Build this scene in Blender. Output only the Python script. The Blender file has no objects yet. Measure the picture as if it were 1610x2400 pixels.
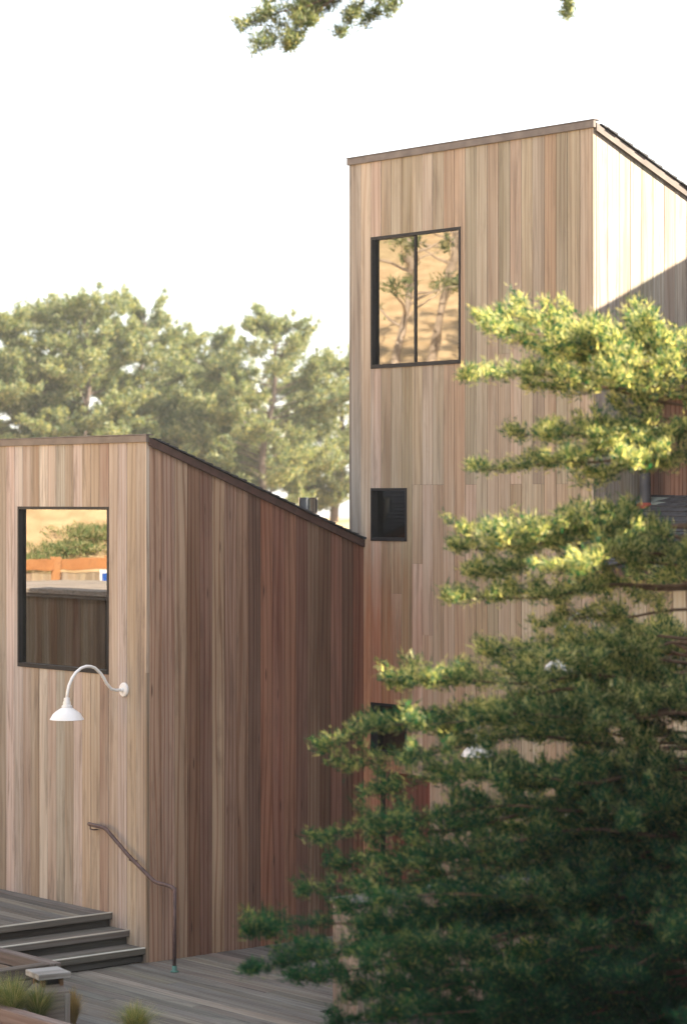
import bpy, math, random
import numpy as np
from mathutils import Vector

random.seed(7)
RNG = np.random.default_rng(11)
R = math.radians
scene = bpy.context.scene
COL = scene.collection

# ------------------------------------------------------------------ camera
FPX = 5896.0            # focal length in pixels of the 1610 px wide photograph
CAM_Z = 5.6
cam_d = bpy.data.cameras.new('camera')
cam_d.sensor_fit = 'HORIZONTAL'
cam_d.sensor_width = 36.0
cam_d.lens = FPX / 1610 * 36.0
cam_d.shift_y = -30 / 1610
cam_d.clip_start = 0.1
cam_d.clip_end = 4000
cam_d.dof.use_dof = True
cam_d.dof.focus_distance = 30.8
cam_d.dof.aperture_fstop = 2.5
cam = bpy.data.objects.new('camera', cam_d)
cam.location = (0, 0, CAM_Z)
cam.rotation_euler = (R(90), 0, 0)
COL.objects.link(cam)
scene.camera = cam

# ------------------------------------------------------------------ light
SUN_H = Vector((0.997, -0.08)).normalized()      # horizontal direction towards the sun
SUN_EL = R(33)
world = bpy.data.worlds.new('World')
scene.world = world
world.use_nodes = True
wn = world.node_tree.nodes
wl = world.node_tree.links
bg = wn['Background']
sky = wn.new('ShaderNodeTexSky')
sky.sky_type = 'NISHITA'
sky.sun_disc = False
sky.sun_elevation = SUN_EL
sky.sun_rotation = math.atan2(SUN_H.x, SUN_H.y)
sky.dust_density = 1.2
sky.air_density = 1.0
sky.ozone_density = 1.0
mixw = wn.new('ShaderNodeMix')
mixw.data_type = 'RGBA'
mixw.inputs['Factor'].default_value = 0.5      # thin bright coastal overcast veil in front of the blue
mixw.inputs['B'].default_value = (5.4, 5.35, 5.25, 1)
wl.new(sky.outputs[0], mixw.inputs['A'])
wl.new(mixw.outputs['Result'], bg.inputs['Color'])
bg.inputs['Strength'].default_value = 0.085

sun_d = bpy.data.lights.new('sun', 'SUN')
sun_d.energy = 5.0
sun_d.angle = R(0.6)
sun_d.color = (1.0, 0.88, 0.70)
sun = bpy.data.objects.new('sun', sun_d)
sdir = Vector((SUN_H.x * math.cos(SUN_EL), SUN_H.y * math.cos(SUN_EL), math.sin(SUN_EL)))
sun.rotation_euler = sdir.to_track_quat('Z', 'Y').to_euler()
sun.location = sdir * 60
COL.objects.link(sun)

vs = scene.view_settings
vs.view_transform = 'Standard'
vs.look = 'None'
vs.exposure = 2.3
vs.gamma = 1.0
vs.use_curve_mapping = False
scene.cycles.use_denoising = True
scene.cycles.max_bounces = 8
scene.cycles.transparent_max_bounces = 24
scene.cycles.volume_bounces = 0

# ------------------------------------------------------------------ the site's own axes
# x runs along the front walls (to the right and nearer), y runs away from the camera to the right
_dR = Vector((6945.0, FPX)).normalized()
AY = _dR
AX = Vector((_dR.y, -_dR.x))
ROT = math.atan2(AX.y, AX.x)
C0 = Vector((-2.377, 30.4))


def W(x, y, z=0.0):
    p = C0 + AX * x + AY * y
    return Vector((p.x, p.y, z))


def to_site(p):
    d = Vector((p[0], p[1])) - C0
    return Vector((d.dot(AX), d.dot(AY), p[2]))


def at(px, py, Y):
    return Vector(((px - 805) / FPX * Y, Y, CAM_Z - (py - 1170) / FPX * Y))


CAMS = to_site((0, 0, CAM_Z))


def _ray(px, py):
    p = at(px, py, 10.0)
    return to_site(p) - CAMS


def on_front(px, py, y0):
    d = _ray(px, py)
    k = (y0 - CAMS.y) / d.y
    q = CAMS + d * k
    return q.x, q.z


def on_side(px, py, x0):
    d = _ray(px, py)
    k = (x0 - CAMS.x) / d.x
    q = CAMS + d * k
    return q.y, q.z


# ------------------------------------------------------------------ materials
def new_mat(name):
    m = bpy.data.materials.new(name)
    m.use_nodes = True
    return m, m.node_tree.nodes, m.node_tree.links, m.node_tree.nodes['Principled BSDF']


def N(nodes, t, **kw):
    n = nodes.new(t)
    for k, v in kw.items():
        setattr(n, k, v)
    return n


def mix_rgb(nodes, links, blend, fac, a, b):
    m = nodes.new('ShaderNodeMix')
    m.data_type = 'RGBA'
    m.blend_type = blend
    for sock, v in (('Factor', fac), ('A', a), ('B', b)):
        if hasattr(v, 'is_linked') or hasattr(v, 'links'):
            links.new(v, m.inputs[sock])
        else:
            m.inputs[sock].default_value = v if not isinstance(v, tuple) or len(v) == 4 else (*v, 1)
    return m.outputs['Result']


def ramp(nodes, links, src, a, b, va=0.0, vb=1.0):
    r = nodes.new('ShaderNodeMapRange')
    r.inputs['From Min'].default_value = a
    r.inputs['From Max'].default_value = b
    r.inputs['To Min'].default_value = va
    r.inputs['To Max'].default_value = vb
    links.new(src, r.inputs['Value'])
    return r.outputs['Result']


def wood(name, axis, rough=0.82, streak=0.5, silver=(0.42, 0.37, 0.33), silver_amt=0.35, stain=(0.07, 0.045, 0.035), stain_amt=0.55, knots=True, cath_amt=0.3, drift_amt=0.6, drift_col=(0.76, 0.70, 0.66), shelter=False, balance=(1.0, 1.05, 1.02)):
    """Weathered timber; tint comes from each piece's object colour, its alpha seeds the grain."""
    m, n, l, b = new_mat(name)
    tc = n.new('ShaderNodeTexCoord')
    oi = n.new('ShaderNodeObjectInfo')
    seed = N(n, 'ShaderNodeMath', operation='MULTIPLY')
    l.new(oi.outputs['Alpha'], seed.inputs[0])
    seed.inputs[1].default_value = 173.0
    off = n.new('ShaderNodeCombineXYZ')
    for k in range(3):
        l.new(seed.outputs[0], off.inputs[k])
    add = N(n, 'ShaderNodeVectorMath', operation='ADD')
    l.new(tc.outputs['Object'], add.inputs[0])
    l.new(off.outputs[0], add.inputs[1])

    def mapped(across, along):
        mp = n.new('ShaderNodeMapping')
        s = [across] * 3
        s[axis] = along
        mp.inputs['Scale'].default_value = s
        l.new(add.outputs[0], mp.inputs['Vector'])
        return mp.outputs[0]

    def noise(across, along, detail=5, rgh=0.6, dist=0.0):
        t = n.new('ShaderNodeTexNoise')
        t.inputs['Scale'].default_value = 1.0
        t.inputs['Detail'].default_value = detail
        t.inputs['Roughness'].default_value = rgh
        t.inputs['Distortion'].default_value = dist
        l.new(mapped(across, along), t.inputs['Vector'])
        return t.outputs['Fac']
    fine = noise(48, 0.9, 5, 0.65)
    mid = noise(16, 0.45, 4, 0.6)
    broad = noise(4.5, 0.32, 3, 0.55)
    blot = noise(8, 0.8, 5, 0.68, 0.5)
    wv = n.new('ShaderNodeTexWave')
    wv.wave_type = 'RINGS'
    wv.rings_direction = 'Z' if axis == 2 else 'X'
    wv.inputs['Scale'].default_value = 1.0
    wv.inputs['Distortion'].default_value = 13.0
    wv.inputs['Detail'].default_value = 2.0
    wv.inputs['Detail Scale'].default_value = 0.55
    l.new(mapped(6, 0.30), wv.inputs['Vector'])
    cath = wv.outputs['Fac']
    col = oi.outputs['Color']
    f1 = ramp(n, l, fine, 0.3, 0.7, 1 - streak * 0.30, 1 + streak * 0.26)
    f2 = ramp(n, l, mid, 0.3, 0.7, 1 - streak * 0.28, 1 + streak * 0.28)
    mul = N(n, 'ShaderNodeMath', operation='MULTIPLY')
    l.new(f1, mul.inputs[0])
    l.new(f2, mul.inputs[1])
    sc = N(n, 'ShaderNodeVectorMath', operation='SCALE')
    l.new(col, sc.inputs[0])
    l.new(mul.outputs[0], sc.inputs['Scale'])
    c = sc.outputs[0]
    drift = ramp(n, l, noise(2.2, 0.35, 3, 0.5), 0.42, 0.64, 0.0, drift_amt)
    c = mix_rgb(n, l, 'MULTIPLY', drift, c, drift_col)
    # cathedral grain
    g = ramp(n, l, cath, 0.60, 0.95, 0.0, cath_amt)
    c = mix_rgb(n, l, 'MULTIPLY', g, c, (0.50, 0.33, 0.25))
    # silvered patches
    sv = ramp(n, l, broad, 0.48, 0.72, 0.0, silver_amt)
    c = mix_rgb(n, l, 'MIX', sv, c, silver)
    # dark weather stains
    st = ramp(n, l, blot, 0.50, 0.74, 0.0, stain_amt)
    c = mix_rgb(n, l, 'MIX', st, c, stain)
    if knots:
        vo = n.new('ShaderNodeTexVoronoi')
        vo.inputs['Scale'].default_value = 1.0
        vo.inputs['Randomness'].default_value = 1.0
        l.new(mapped(7.5, 1.15), vo.inputs['Vector'])
        kn = ramp(n, l, vo.outputs['Distance'], 0.05, 0.12, 0.75, 0.0)
        c = mix_rgb(n, l, 'MIX', kn, c, (0.05, 0.028, 0.02))
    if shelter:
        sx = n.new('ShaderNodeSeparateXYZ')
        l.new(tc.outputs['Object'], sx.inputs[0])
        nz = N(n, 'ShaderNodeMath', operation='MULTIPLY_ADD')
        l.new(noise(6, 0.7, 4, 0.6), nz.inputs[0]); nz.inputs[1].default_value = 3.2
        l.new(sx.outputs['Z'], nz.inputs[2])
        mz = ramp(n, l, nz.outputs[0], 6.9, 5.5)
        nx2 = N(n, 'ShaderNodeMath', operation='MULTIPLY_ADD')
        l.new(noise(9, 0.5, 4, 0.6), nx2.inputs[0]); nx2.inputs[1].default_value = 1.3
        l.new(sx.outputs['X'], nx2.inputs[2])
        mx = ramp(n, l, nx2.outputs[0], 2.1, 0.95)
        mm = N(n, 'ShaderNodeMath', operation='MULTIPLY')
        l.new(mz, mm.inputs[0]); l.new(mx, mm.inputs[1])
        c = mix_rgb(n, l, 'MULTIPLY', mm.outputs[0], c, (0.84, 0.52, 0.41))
    c = mix_rgb(n, l, 'MULTIPLY', 1.0, c, balance)
    l.new(c, b.inputs['Base Color'])
    b.inputs['Roughness'].default_value = rough
    b.inputs['Specular IOR Level'].default_value = 0.25
    bp = n.new('ShaderNodeBump')
    bp.inputs['Strength'].default_value = 0.35
    bp.inputs['Distance'].default_value = 0.004
    l.new(fine, bp.inputs['Height'])
    l.new(bp.outputs[0], b.inputs['Normal'])
    return m


def plain(name, col, rough=0.6, metal=0.0, vary=0.15, scale=6.0, spec=0.4, col2=None, bump=0.0):
    m, n, l, b = new_mat(name)
    tc = n.new('ShaderNodeTexCoord')
    t = n.new('ShaderNodeTexNoise')
    t.inputs['Scale'].default_value = scale
    t.inputs['Detail'].default_value = 6
    l.new(tc.outputs['Object'], t.inputs['Vector'])
    a = tuple(c * (1 - vary) for c in col)
    z = col2 or tuple(min(1, c * (1 + vary)) for c in col)
    f = ramp(n, l, t.outputs['Fac'], 0.32, 0.68)
    l.new(mix_rgb(n, l, 'MIX', f, a, z), b.inputs['Base Color'])
    b.inputs['Roughness'].default_value = rough
    b.inputs['Metallic'].default_value = metal
    b.inputs['Specular IOR Level'].default_value = spec
    if bump:
        bp = n.new('ShaderNodeBump')
        bp.inputs['Strength'].default_value = bump
        bp.inputs['Distance'].default_value = 0.01
        l.new(t.outputs['Fac'], bp.inputs['Height'])
        l.new(bp.outputs[0], b.inputs['Normal'])
    return m


def leaf_mat(name, cols, transl=0.35, rough=0.6, pos=None, sunlit_top=False):
    m, n, l, b = new_mat(name)
    g = n.new('ShaderNodeNewGeometry')
    cr = n.new('ShaderNodeValToRGB')
    els = cr.color_ramp.elements
    while len(els) < len(cols):
        els.new(0.5)
    for i, c in enumerate(cols):
        els[i].position = pos[i] if pos else i / (len(cols) - 1)
        els[i].color = (*c, 1)
    if sunlit_top:
        # sun and shade painted into the leaves: paler shoots high up, deep green low
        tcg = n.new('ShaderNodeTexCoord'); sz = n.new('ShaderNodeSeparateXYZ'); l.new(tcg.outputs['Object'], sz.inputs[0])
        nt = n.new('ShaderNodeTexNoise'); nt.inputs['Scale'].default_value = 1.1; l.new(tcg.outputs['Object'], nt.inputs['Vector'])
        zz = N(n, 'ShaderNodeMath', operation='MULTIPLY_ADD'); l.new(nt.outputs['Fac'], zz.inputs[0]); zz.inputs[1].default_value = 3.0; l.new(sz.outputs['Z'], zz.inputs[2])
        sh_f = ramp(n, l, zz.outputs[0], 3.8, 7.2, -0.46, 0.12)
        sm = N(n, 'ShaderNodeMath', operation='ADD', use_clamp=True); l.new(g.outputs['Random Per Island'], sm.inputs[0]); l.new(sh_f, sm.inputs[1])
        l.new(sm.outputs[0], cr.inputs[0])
    else:
        l.new(g.outputs['Random Per Island'], cr.inputs[0])
    l.new(cr.outputs[0], b.inputs['Base Color'])
    b.inputs['Roughness'].default_value = rough
    b.inputs['Specular IOR Level'].default_value = 0.25
    tr = n.new('ShaderNodeBsdfTranslucent')
    br = mix_rgb(n, l, 'MULTIPLY', 1.0, cr.outputs[0], (1.9, 1.75, 0.85))
    l.new(br, tr.inputs['Color'])
    mx = n.new('ShaderNodeMixShader')
    mx.inputs[0].default_value = transl
    l.new(b.outputs[0], mx.inputs[1])
    l.new(tr.outputs[0], mx.inputs[2])
    l.new(mx.outputs[0], n['Material Output'].inputs['Surface'])
    return m


def glass_mat(name, refl=0.34, tint=(0.75, 0.78, 0.76)):
    m, n, l, b = new_mat(name)
    n.remove(b)
    tc = n.new('ShaderNodeTexCoord')
    t = n.new('ShaderNodeTexNoise')
    t.inputs['Scale'].default_value = 1.6
    t.inputs['Detail'].default_value = 1
    l.new(tc.outputs['Object'], t.inputs['Vector'])
    bp = n.new('ShaderNodeBump')
    bp.inputs['Strength'].default_value = 0.05
    bp.inputs['Distance'].default_value = 0.02
    l.new(t.outputs['Fac'], bp.inputs['Height'])
    gl = n.new('ShaderNodeBsdfGlossy')
    gl.inputs['Roughness'].default_value = 0.015
    gl.inputs['Color'].default_value = (0.95, 0.93, 0.9, 1)
    l.new(bp.outputs[0], gl.inputs['Normal'])
    tr = n.new('ShaderNodeBsdfTransparent')
    tr.inputs['Color'].default_value = (*tint, 1)
    fr = n.new('ShaderNodeFresnel')
    fr.inputs['IOR'].default_value = 1.5
    ad = N(n, 'ShaderNodeMath', operation='ADD')
    l.new(fr.outputs[0], ad.inputs[0])
    ad.inputs[1].default_value = refl
    mx = n.new('ShaderNodeMixShader')
    l.new(ad.outputs[0], mx.inputs[0])
    l.new(tr.outputs[0], mx.inputs[1])
    l.new(gl.outputs[0], mx.inputs[2])
    l.new(mx.outputs[0], n['Material Output'].inputs['Surface'])
    return m


M = {}
M['siding'] = wood('weathered_siding', 2, streak=0.44, silver=(0.50, 0.43, 0.375), silver_amt=0.5, stain=(0.115, 0.085, 0.068), stain_amt=0.7, knots=False, cath_amt=0.28)
M['siding_red'] = wood('redwood_siding', 2, streak=0.52, silver=(0.27, 0.195, 0.15), silver_amt=0.22, stain=(0.06, 0.035, 0.028), stain_amt=0.5, cath_amt=0.6, balance=(1.12, 1.05, 1.02))
M['siding_tower'] = wood('weathered_tower_siding', 2, streak=0.44, silver=(0.47, 0.40, 0.345), silver_amt=0.45, stain=(0.13, 0.095, 0.072), stain_amt=0.6, knots=False, cath_amt=0.3, shelter=True)
M['deck'] = wood('deck_planking', 0, streak=0.55, silver=(0.20, 0.195, 0.19), silver_amt=0.5, stain=(0.03, 0.03, 0.033), stain_amt=0.7, knots=False)
M['timber_y'] = wood('stair_timber', 1, streak=0.5, silver=(0.20, 0.19, 0.18), silver_amt=0.4, stain=(0.035, 0.03, 0.028), stain_amt=0.6, knots=False)
M['timber_x'] = wood('planter_timber', 0, streak=0.5, silver=(0.28, 0.25, 0.23), silver_amt=0.5, stain=(0.05, 0.038, 0.034), stain_amt=0.6, knots=True)
M['dark'] = plain('dark_sheathing', (0.035, 0.026, 0.022), 0.9)
M['fascia'] = plain('weathered_flashing', (0.14, 0.113, 0.10), 0.55, 0.0, 0.25, 5)
M['rake'] = plain('stained_rake_trim', (0.085, 0.045, 0.036), 0.7, 0, 0.25, 9)
M['shingle'] = plain('roof_shingle', (0.055, 0.055, 0.06), 0.85, 0, 0.35, 14, bump=0.4)
M['bronze'] = plain('dark_bronze_frame', (0.020, 0.019, 0.021), 0.5, 0.0, 0.1, 20, 0.15)
M['glass'] = glass_mat('window_glass', 0.27)
M['glass_dark'] = glass_mat('small_window_glass', 0.11)
M['blind'] = plain('pale_blind', (0.55, 0.56, 0.45), 0.8, 0, 0.06, 3)
M['blind_dark'] = plain('woven_dark_blind', (0.30, 0.235, 0.215), 0.85, 0, 0.3, 30)
M['enamel'] = plain('white_enamel', (0.80, 0.78, 0.77), 0.28, 0, 0.03, 4, 0.5)
M['bulb'] = plain('frosted_bulb', (0.75, 0.74, 0.7), 0.3)
M['rail'] = plain('brown_painted_pipe', (0.085, 0.052, 0.050), 0.5, 0.0, 0.35, 12)
M['patina'] = plain('green_copper_flange', (0.06, 0.16, 0.13), 0.6, 0, 0.3, 20)
M['vent'] = plain('vent_steel', (0.42, 0.41, 0.40), 0.25, 0.9, 0.1, 5)
M['vent_dark'] = plain('vent_black', (0.03, 0.03, 0.035), 0.5, 0.2)
M['pipe_grey'] = plain('grey_flue_pipe', (0.11, 0.11, 0.12), 0.6, 0.2, 0.2)
M['flash_red'] = plain('red_pipe_collar', (0.34, 0.075, 0.05), 0.7, 0, 0.2)
M['lead'] = plain('lead_flashing', (0.24, 0.27, 0.24), 0.6, 0.1, 0.25)
M['bark'] = plain('cypress_bark', (0.16, 0.10, 0.07), 0.9, 0, 0.4, 10, 0.2, bump=0.6)
M['bark_pale'] = plain('pale_cypress_bark', (0.34, 0.27, 0.21), 0.9, 0, 0.35, 3, 0.2)
M['twig'] = plain('cypress_twig', (0.075, 0.052, 0.040), 0.9, 0, 0.4, 10, 0.2)
M['bark_far'] = plain('grey_cypress_bark', (0.13, 0.10, 0.085), 0.9, 0, 0.3, 3, 0.2)
M['foliage'] = leaf_mat('cypress_foliage', [(0.005, 0.044, 0.030), (0.008, 0.074, 0.042), (0.022, 0.108, 0.048), (0.21, 0.245, 0.105), (0.58, 0.55, 0.31)], 0.48, pos=[0.0, 0.28, 0.50, 0.66, 1.0], sunlit_top=True)
M['foliage_far'] = leaf_mat('far_cypress_foliage', [(0.05, 0.09, 0.05), (0.11, 0.15, 0.078), (0.20, 0.225, 0.12), (0.34, 0.32, 0.185)], 0.35)
M['grass'] = leaf_mat('bunch_grass', [(0.06, 0.12, 0.04), (0.13, 0.19, 0.07), (0.27, 0.27, 0.13), (0.44, 0.38, 0.22)], 0.3)
M['grass_dry'] = leaf_mat('dry_bunch_grass', [(0.16, 0.13, 0.06), (0.28, 0.21, 0.10), (0.36, 0.27, 0.15)], 0.3)
M['fence_red'] = wood('redwood_fence', 0, streak=0.3, silver=(0.36, 0.2, 0.1), silver_amt=0.2, stain=(0.12, 0.05, 0.03), stain_amt=0.3, knots=False)
M['sign_blue'] = plain('sign_blue', (0.02, 0.10, 0.45), 0.5, 0, 0.05)
M['sign_white'] = plain('sign_white', (0.8, 0.8, 0.8), 0.5, 0, 0.03)

gm, gn, gl_, gb = new_mat('dry_hill_grass')
_tc = gn.new('ShaderNodeTexCoord')
_a = gn.new('ShaderNodeTexNoise'); _a.inputs['Scale'].default_value = 0.16; _a.inputs['Detail'].default_value = 8
_b = gn.new('ShaderNodeTexNoise'); _b.inputs['Scale'].default_value = 2.2; _b.inputs['Detail'].default_value = 8
gl_.new(_tc.outputs['Object'], _a.inputs['Vector']); gl_.new(_tc.outputs['Object'], _b.inputs['Vector'])
_f = ramp(gn, gl_, _b.outputs['Fac'], 0.3, 0.7)
_c = mix_rgb(gn, gl_, 'MIX', _f, (0.36, 0.25, 0.14), (0.54, 0.40, 0.24))
_g = ramp(gn, gl_, _a.outputs['Fac'], 0.55, 0.70, 0.0, 0.6)
_c = mix_rgb(gn, gl_, 'MIX', _g, _c, (0.14, 0.15, 0.06))
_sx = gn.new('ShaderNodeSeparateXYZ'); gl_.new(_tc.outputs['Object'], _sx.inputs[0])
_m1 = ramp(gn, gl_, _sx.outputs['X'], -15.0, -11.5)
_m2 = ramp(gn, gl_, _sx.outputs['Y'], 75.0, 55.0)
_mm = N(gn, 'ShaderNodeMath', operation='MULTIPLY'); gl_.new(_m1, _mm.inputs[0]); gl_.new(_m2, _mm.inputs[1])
_c = mix_rgb(gn, gl_, 'MIX', _mm.outputs[0], _c, mix_rgb(gn, gl_, 'MIX', _f, (0.045, 0.05, 0.025), (0.09, 0.075, 0.045)))  # dark planting colour on the near ground stands in for tree shade, cuts bounce
gl_.new(_c, gb.inputs['Base Color'])
gb.inputs['Roughness'].default_value = 0.95
gb.inputs['Specular IOR Level'].default_value = 0.1
_bp = gn.new('ShaderNodeBump'); _bp.inputs['Strength'].default_value = 0.6; _bp.inputs['Distance'].default_value = 0.1
gl_.new(_b.outputs['Fac'], _bp.inputs['Height']); gl_.new(_bp.outputs[0], gb.inputs['Normal'])
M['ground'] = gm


# ------------------------------------------------------------------ builders
def empty(name, loc=(0, 0, 0), rz=ROT, label=None, cat=None, group=None):
    o = bpy.data.objects.new(name, None)
    o.location = loc
    o.rotation_euler = (0, 0, rz)
    o.empty_display_size = 0.2
    COL.objects.link(o)
    tag(o, label, cat, group)
    return o


def tag(o, label=None, cat=None, group=None, kind=None):
    if label: o['label'] = label
    if cat: o['category'] = cat
    if group: o['group'] = group
    if kind: o['kind'] = kind
    return o


def mesh_obj(name, verts, faces, mat, parent=None, color=None, smooth=False):
    me = bpy.data.meshes.new(name)
    me.from_pydata([tuple(v) for v in verts], [], faces)
    me.validate()
    me.update()
    if smooth:
        me.polygons.foreach_set('use_smooth', [True] * len(me.polygons))
    o = bpy.data.objects.new(name, me)
    me.materials.append(mat)
    if parent is not None:
        o.parent = parent
    if color is not None:
        o.color = color
    COL.objects.link(o)
    return o


class MB:
    """collects shapes into one mesh"""
    def __init__(self):
        self.v, self.f = [], []

    def add(self, v, f):
        k = len(self.v)
        self.v += [tuple(p) for p in v]
        self.f += [tuple(i + k for i in q) for q in f]
        return self

    def box(self, x0, x1, y0, y1, z0, z1, ch=0.0):
        if ch <= 0:
            v = [(x, y, z) for z in (z0, z1) for (x, y) in ((x0, y0), (x1, y0), (x1, y1), (x0, y1))]
            f = [(3, 2, 1, 0), (4, 5, 6, 7), (0, 1, 5, 4), (1, 2, 6, 5), (2, 3, 7, 6), (3, 0, 4, 7)]
            return self.add(v, f)
        c = ch
        rings = [(z0, c), (z0 + c, 0), (z1 - c, 0), (z1, c)]
        v = []
        for z, i in rings:
            v += [(x0 + i, y0 + i, z), (x1 - i, y0 + i, z), (x1 - i, y1 - i, z), (x0 + i, y1 - i, z)]
        f = [(3, 2, 1, 0), (12, 13, 14, 15)]
        for r in range(3):
            for k in range(4):
                a, b = r * 4 + k, r * 4 + (k + 1) % 4
                f.append((a, b, b + 4, a + 4))
        return self.add(v, f)

    def tube(self, pts, rad, seg=8, cap=True):
        pts = [Vector(p) for p in pts]
        n = len(pts)
        rads = rad if isinstance(rad, (list, tuple)) else [rad] * n
        v, f = [], []
        ref = Vector((0, 0, 1))
        t0 = (pts[1] - pts[0]).normalized()
        if abs(t0.dot(ref)) > 0.9:
            ref = Vector((1, 0, 0))
        u = t0.cross(ref).normalized()
        for i, p in enumerate(pts):
            t = (pts[min(i + 1, n - 1)] - pts[max(i - 1, 0)]).normalized()
            u = (u - t * u.dot(t)).normalized()
            w = t.cross(u)
            for k in range(seg):
                a = 2 * math.pi * k / seg
                v.append(p + (u * math.cos(a) + w * math.sin(a)) * rads[i])
        for i in range(n - 1):
            for k in range(seg):
                a, b = i * seg + k, i * seg + (k + 1) % seg
                f.append((a, b, b + seg, a + seg))
        if cap:
            f.append(tuple(range(seg - 1, -1, -1)))
            f.append(tuple(range((n - 1) * seg, n * seg)))
        return self.add(v, f)

    def lathe(self, prof, seg=24, c=(0, 0, 0), close=True):
        v, f = [], []
        n = len(prof)
        for r, z in prof:
            for k in range(seg):
                a = 2 * math.pi * k / seg
                v.append((c[0] + r * math.cos(a), c[1] + r * math.sin(a), c[2] + z))
        for i in range(n - 1):
            for k in range(seg):
                a, b = i * seg + k, i * seg + (k + 1) % seg
                f.append((a, b, b + seg, a + seg))
        if close:
            f.append(tuple(range(seg - 1, -1, -1)))
            f.append(tuple(range((n - 1) * seg, n * seg)))
        return self.add(v, f)

    def build(self, name, mat, parent=None, color=None, smooth=False):
        return mesh_obj(name, self.v, self.f, mat, parent, color, smooth)


def np_mesh(name, V, F, mat, parent=None):
    """V (n,3) array, F (m,k) array"""
    me = bpy.data.meshes.new(name)
    k = F.shape[1]
    me.vertices.add(len(V))
    me.vertices.foreach_set('co', V.astype(np.float32).ravel())
    me.loops.add(F.size)
    me.loops.foreach_set('vertex_index', F.astype(np.int32).ravel())
    me.polygons.add(len(F))
    me.polygons.foreach_set('loop_start', np.arange(0, F.size, k, dtype=np.int32))
    me.update(calc_edges=True)
    me.materials.append(mat)
    o = bpy.data.objects.new(name, me)
    if parent is not None:
        o.parent = parent
    COL.objects.link(o)
    return o


def jit(c, amt, rnd):
    k = 1 + rnd.uniform(-amt, amt)
    return tuple(max(0.0, x * k * (1 + rnd.uniform(-0.04, 0.04))) for x in c)


class Face:
    """a wall plane in a house's own axes: 'f' = front (y const, looks to -y), 's' = side (x const, looks to +x)"""
    def __init__(self, kind, c):
        self.kind, self.c = kind, c

    def p(self, u, z, d):
        """d = distance proud of the plane"""
        return (u, self.c - d, z) if self.kind == 'f' else (self.c + d, u, z)


def board_piece(face, parent, mat, color, u0, u1, zb, zt, proud, thick=0.020, ch=0.0035, name='board'):
    """one plank: zb, zt are functions of u (sloping cuts)"""
    v, f = [], []
    for d, i in ((proud, 0.0), (proud + thick - ch, 0.0), (proud + thick, ch)):
        a, b = u0 + i, u1 - i
        for (u, z) in ((a, zb(a)), (b, zb(b)), (b, zt(b)), (a, zt(a))):
            v.append(face.p(u, z, d))
    for r in range(2):
        for k in range(4):
            a, b = r * 4 + k, r * 4 + (k + 1) % 4
            f.append((a, b, b + 4, a + 4))
    f.append((8, 9, 10, 11))
    if face.kind == 's':
        pass
    return mesh_obj(name, v, f, mat, parent, color)


def board_wall(face, parent, mat, u_edges, zb, zt, opens, tint, rnd, seams=None, gap=0.0016):
    for i in range(len(u_edges) - 1):
        u0, u1 = u_edges[i] + gap, u_edges[i + 1] - gap
        um = (u0 + u1) / 2
        cuts = sorted(seams(i, um)) if seams else []
        lev = [None] + list(cuts) + [None]
        for s in range(len(lev) - 1):
            lo, hi = lev[s], lev[s + 1]
            fb = zb if lo is None else (lambda u, q=lo: q + 0.0012)
            ft = zt if hi is None else (lambda u, q=hi: q - 0.0012)
            zlo, zhi = max(fb(u0), fb(u1)), min(ft(u0), ft(u1))
            c = tint(i, um, (zlo + zhi) / 2)
            c = jit(c, 0.13, rnd)
            col = (*c, rnd.random())
            pr = rnd.uniform(0.0, 0.0035)
            hit = [o for o in opens if o[0] < u1 - 0.004 and o[1] > u0 + 0.004 and o[2] < zhi and o[3] > zlo]
            if not hit:
                board_piece(face, parent, mat, col, u0, u1, fb, ft, pr)
                continue
            hit.sort(key=lambda o: o[2])
            cur = fb
            for o in hit:
                if o[2] > cur(um) + 0.01:
                    board_piece(face, parent, mat, col, u0, u1, cur, (lambda u, q=o[2]: q), pr)
                a, b = max(cur(um), o[2]), min(ft(um), o[3])
                if o[0] > u0 + 0.012:
                    board_piece(face, parent, mat, col, u0, o[0], (lambda u, q=a: q + 0.0004), (lambda u, q=b: q - 0.0004), pr)
                if o[1] < u1 - 0.012:
                    board_piece(face, parent, mat, col, o[1], u1, (lambda u, q=a: q + 0.0004), (lambda u, q=b: q - 0.0004), pr)
                cur = (lambda u, q=o[3]: q)
            if cur(um) < zhi - 0.01:
                board_piece(face, parent, mat, col, u0, u1, cur, ft, pr)


def sheet(face, parent, mat, u0, u1, zb, zt, opens, name='sheathing', d=-0.012):
    us = sorted({u0, u1, *[o[0] for o in opens], *[o[1] for o in opens]})
    mb = MB()
    for i in range(len(us) - 1):
        a, b = us[i], us[i + 1]
        hit = sorted([o for o in opens if o[0] < b - 1e-5 and o[1] > a + 1e-5], key=lambda o: o[2])
        lo = zb
        segs = []
        for o in hit:
            segs.append((lo, (lambda u, q=o[2]: q)))
            lo = (lambda u, q=o[3]: q)
        segs.append((lo, zt))
        for (f0, f1) in segs:
            q = [face.p(u, z, dd) for dd in (d, d - 0.09) for (u, z) in ((a, f0(a)), (b, f0(b)), (b, f1(b)), (a, f1(a)))]
            mb.add(q, [(0, 1, 2, 3), (7, 6, 5, 4), (0, 4, 5, 1), (1, 5, 6, 2), (2, 6, 7, 3), (3, 7, 4, 0)])
    return mb.build(name, mat, parent)


def edges(u0, u1, w, rnd, fixed=None):
    n = max(1, round((u1 - u0) / w))
    e = [u0 + (u1 - u0) * i / n for i in range(n + 1)]
    return [e[0]] + [x + rnd.uniform(-0.004, 0.004) for x in e[1:-1]] + [e[-1]]


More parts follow.
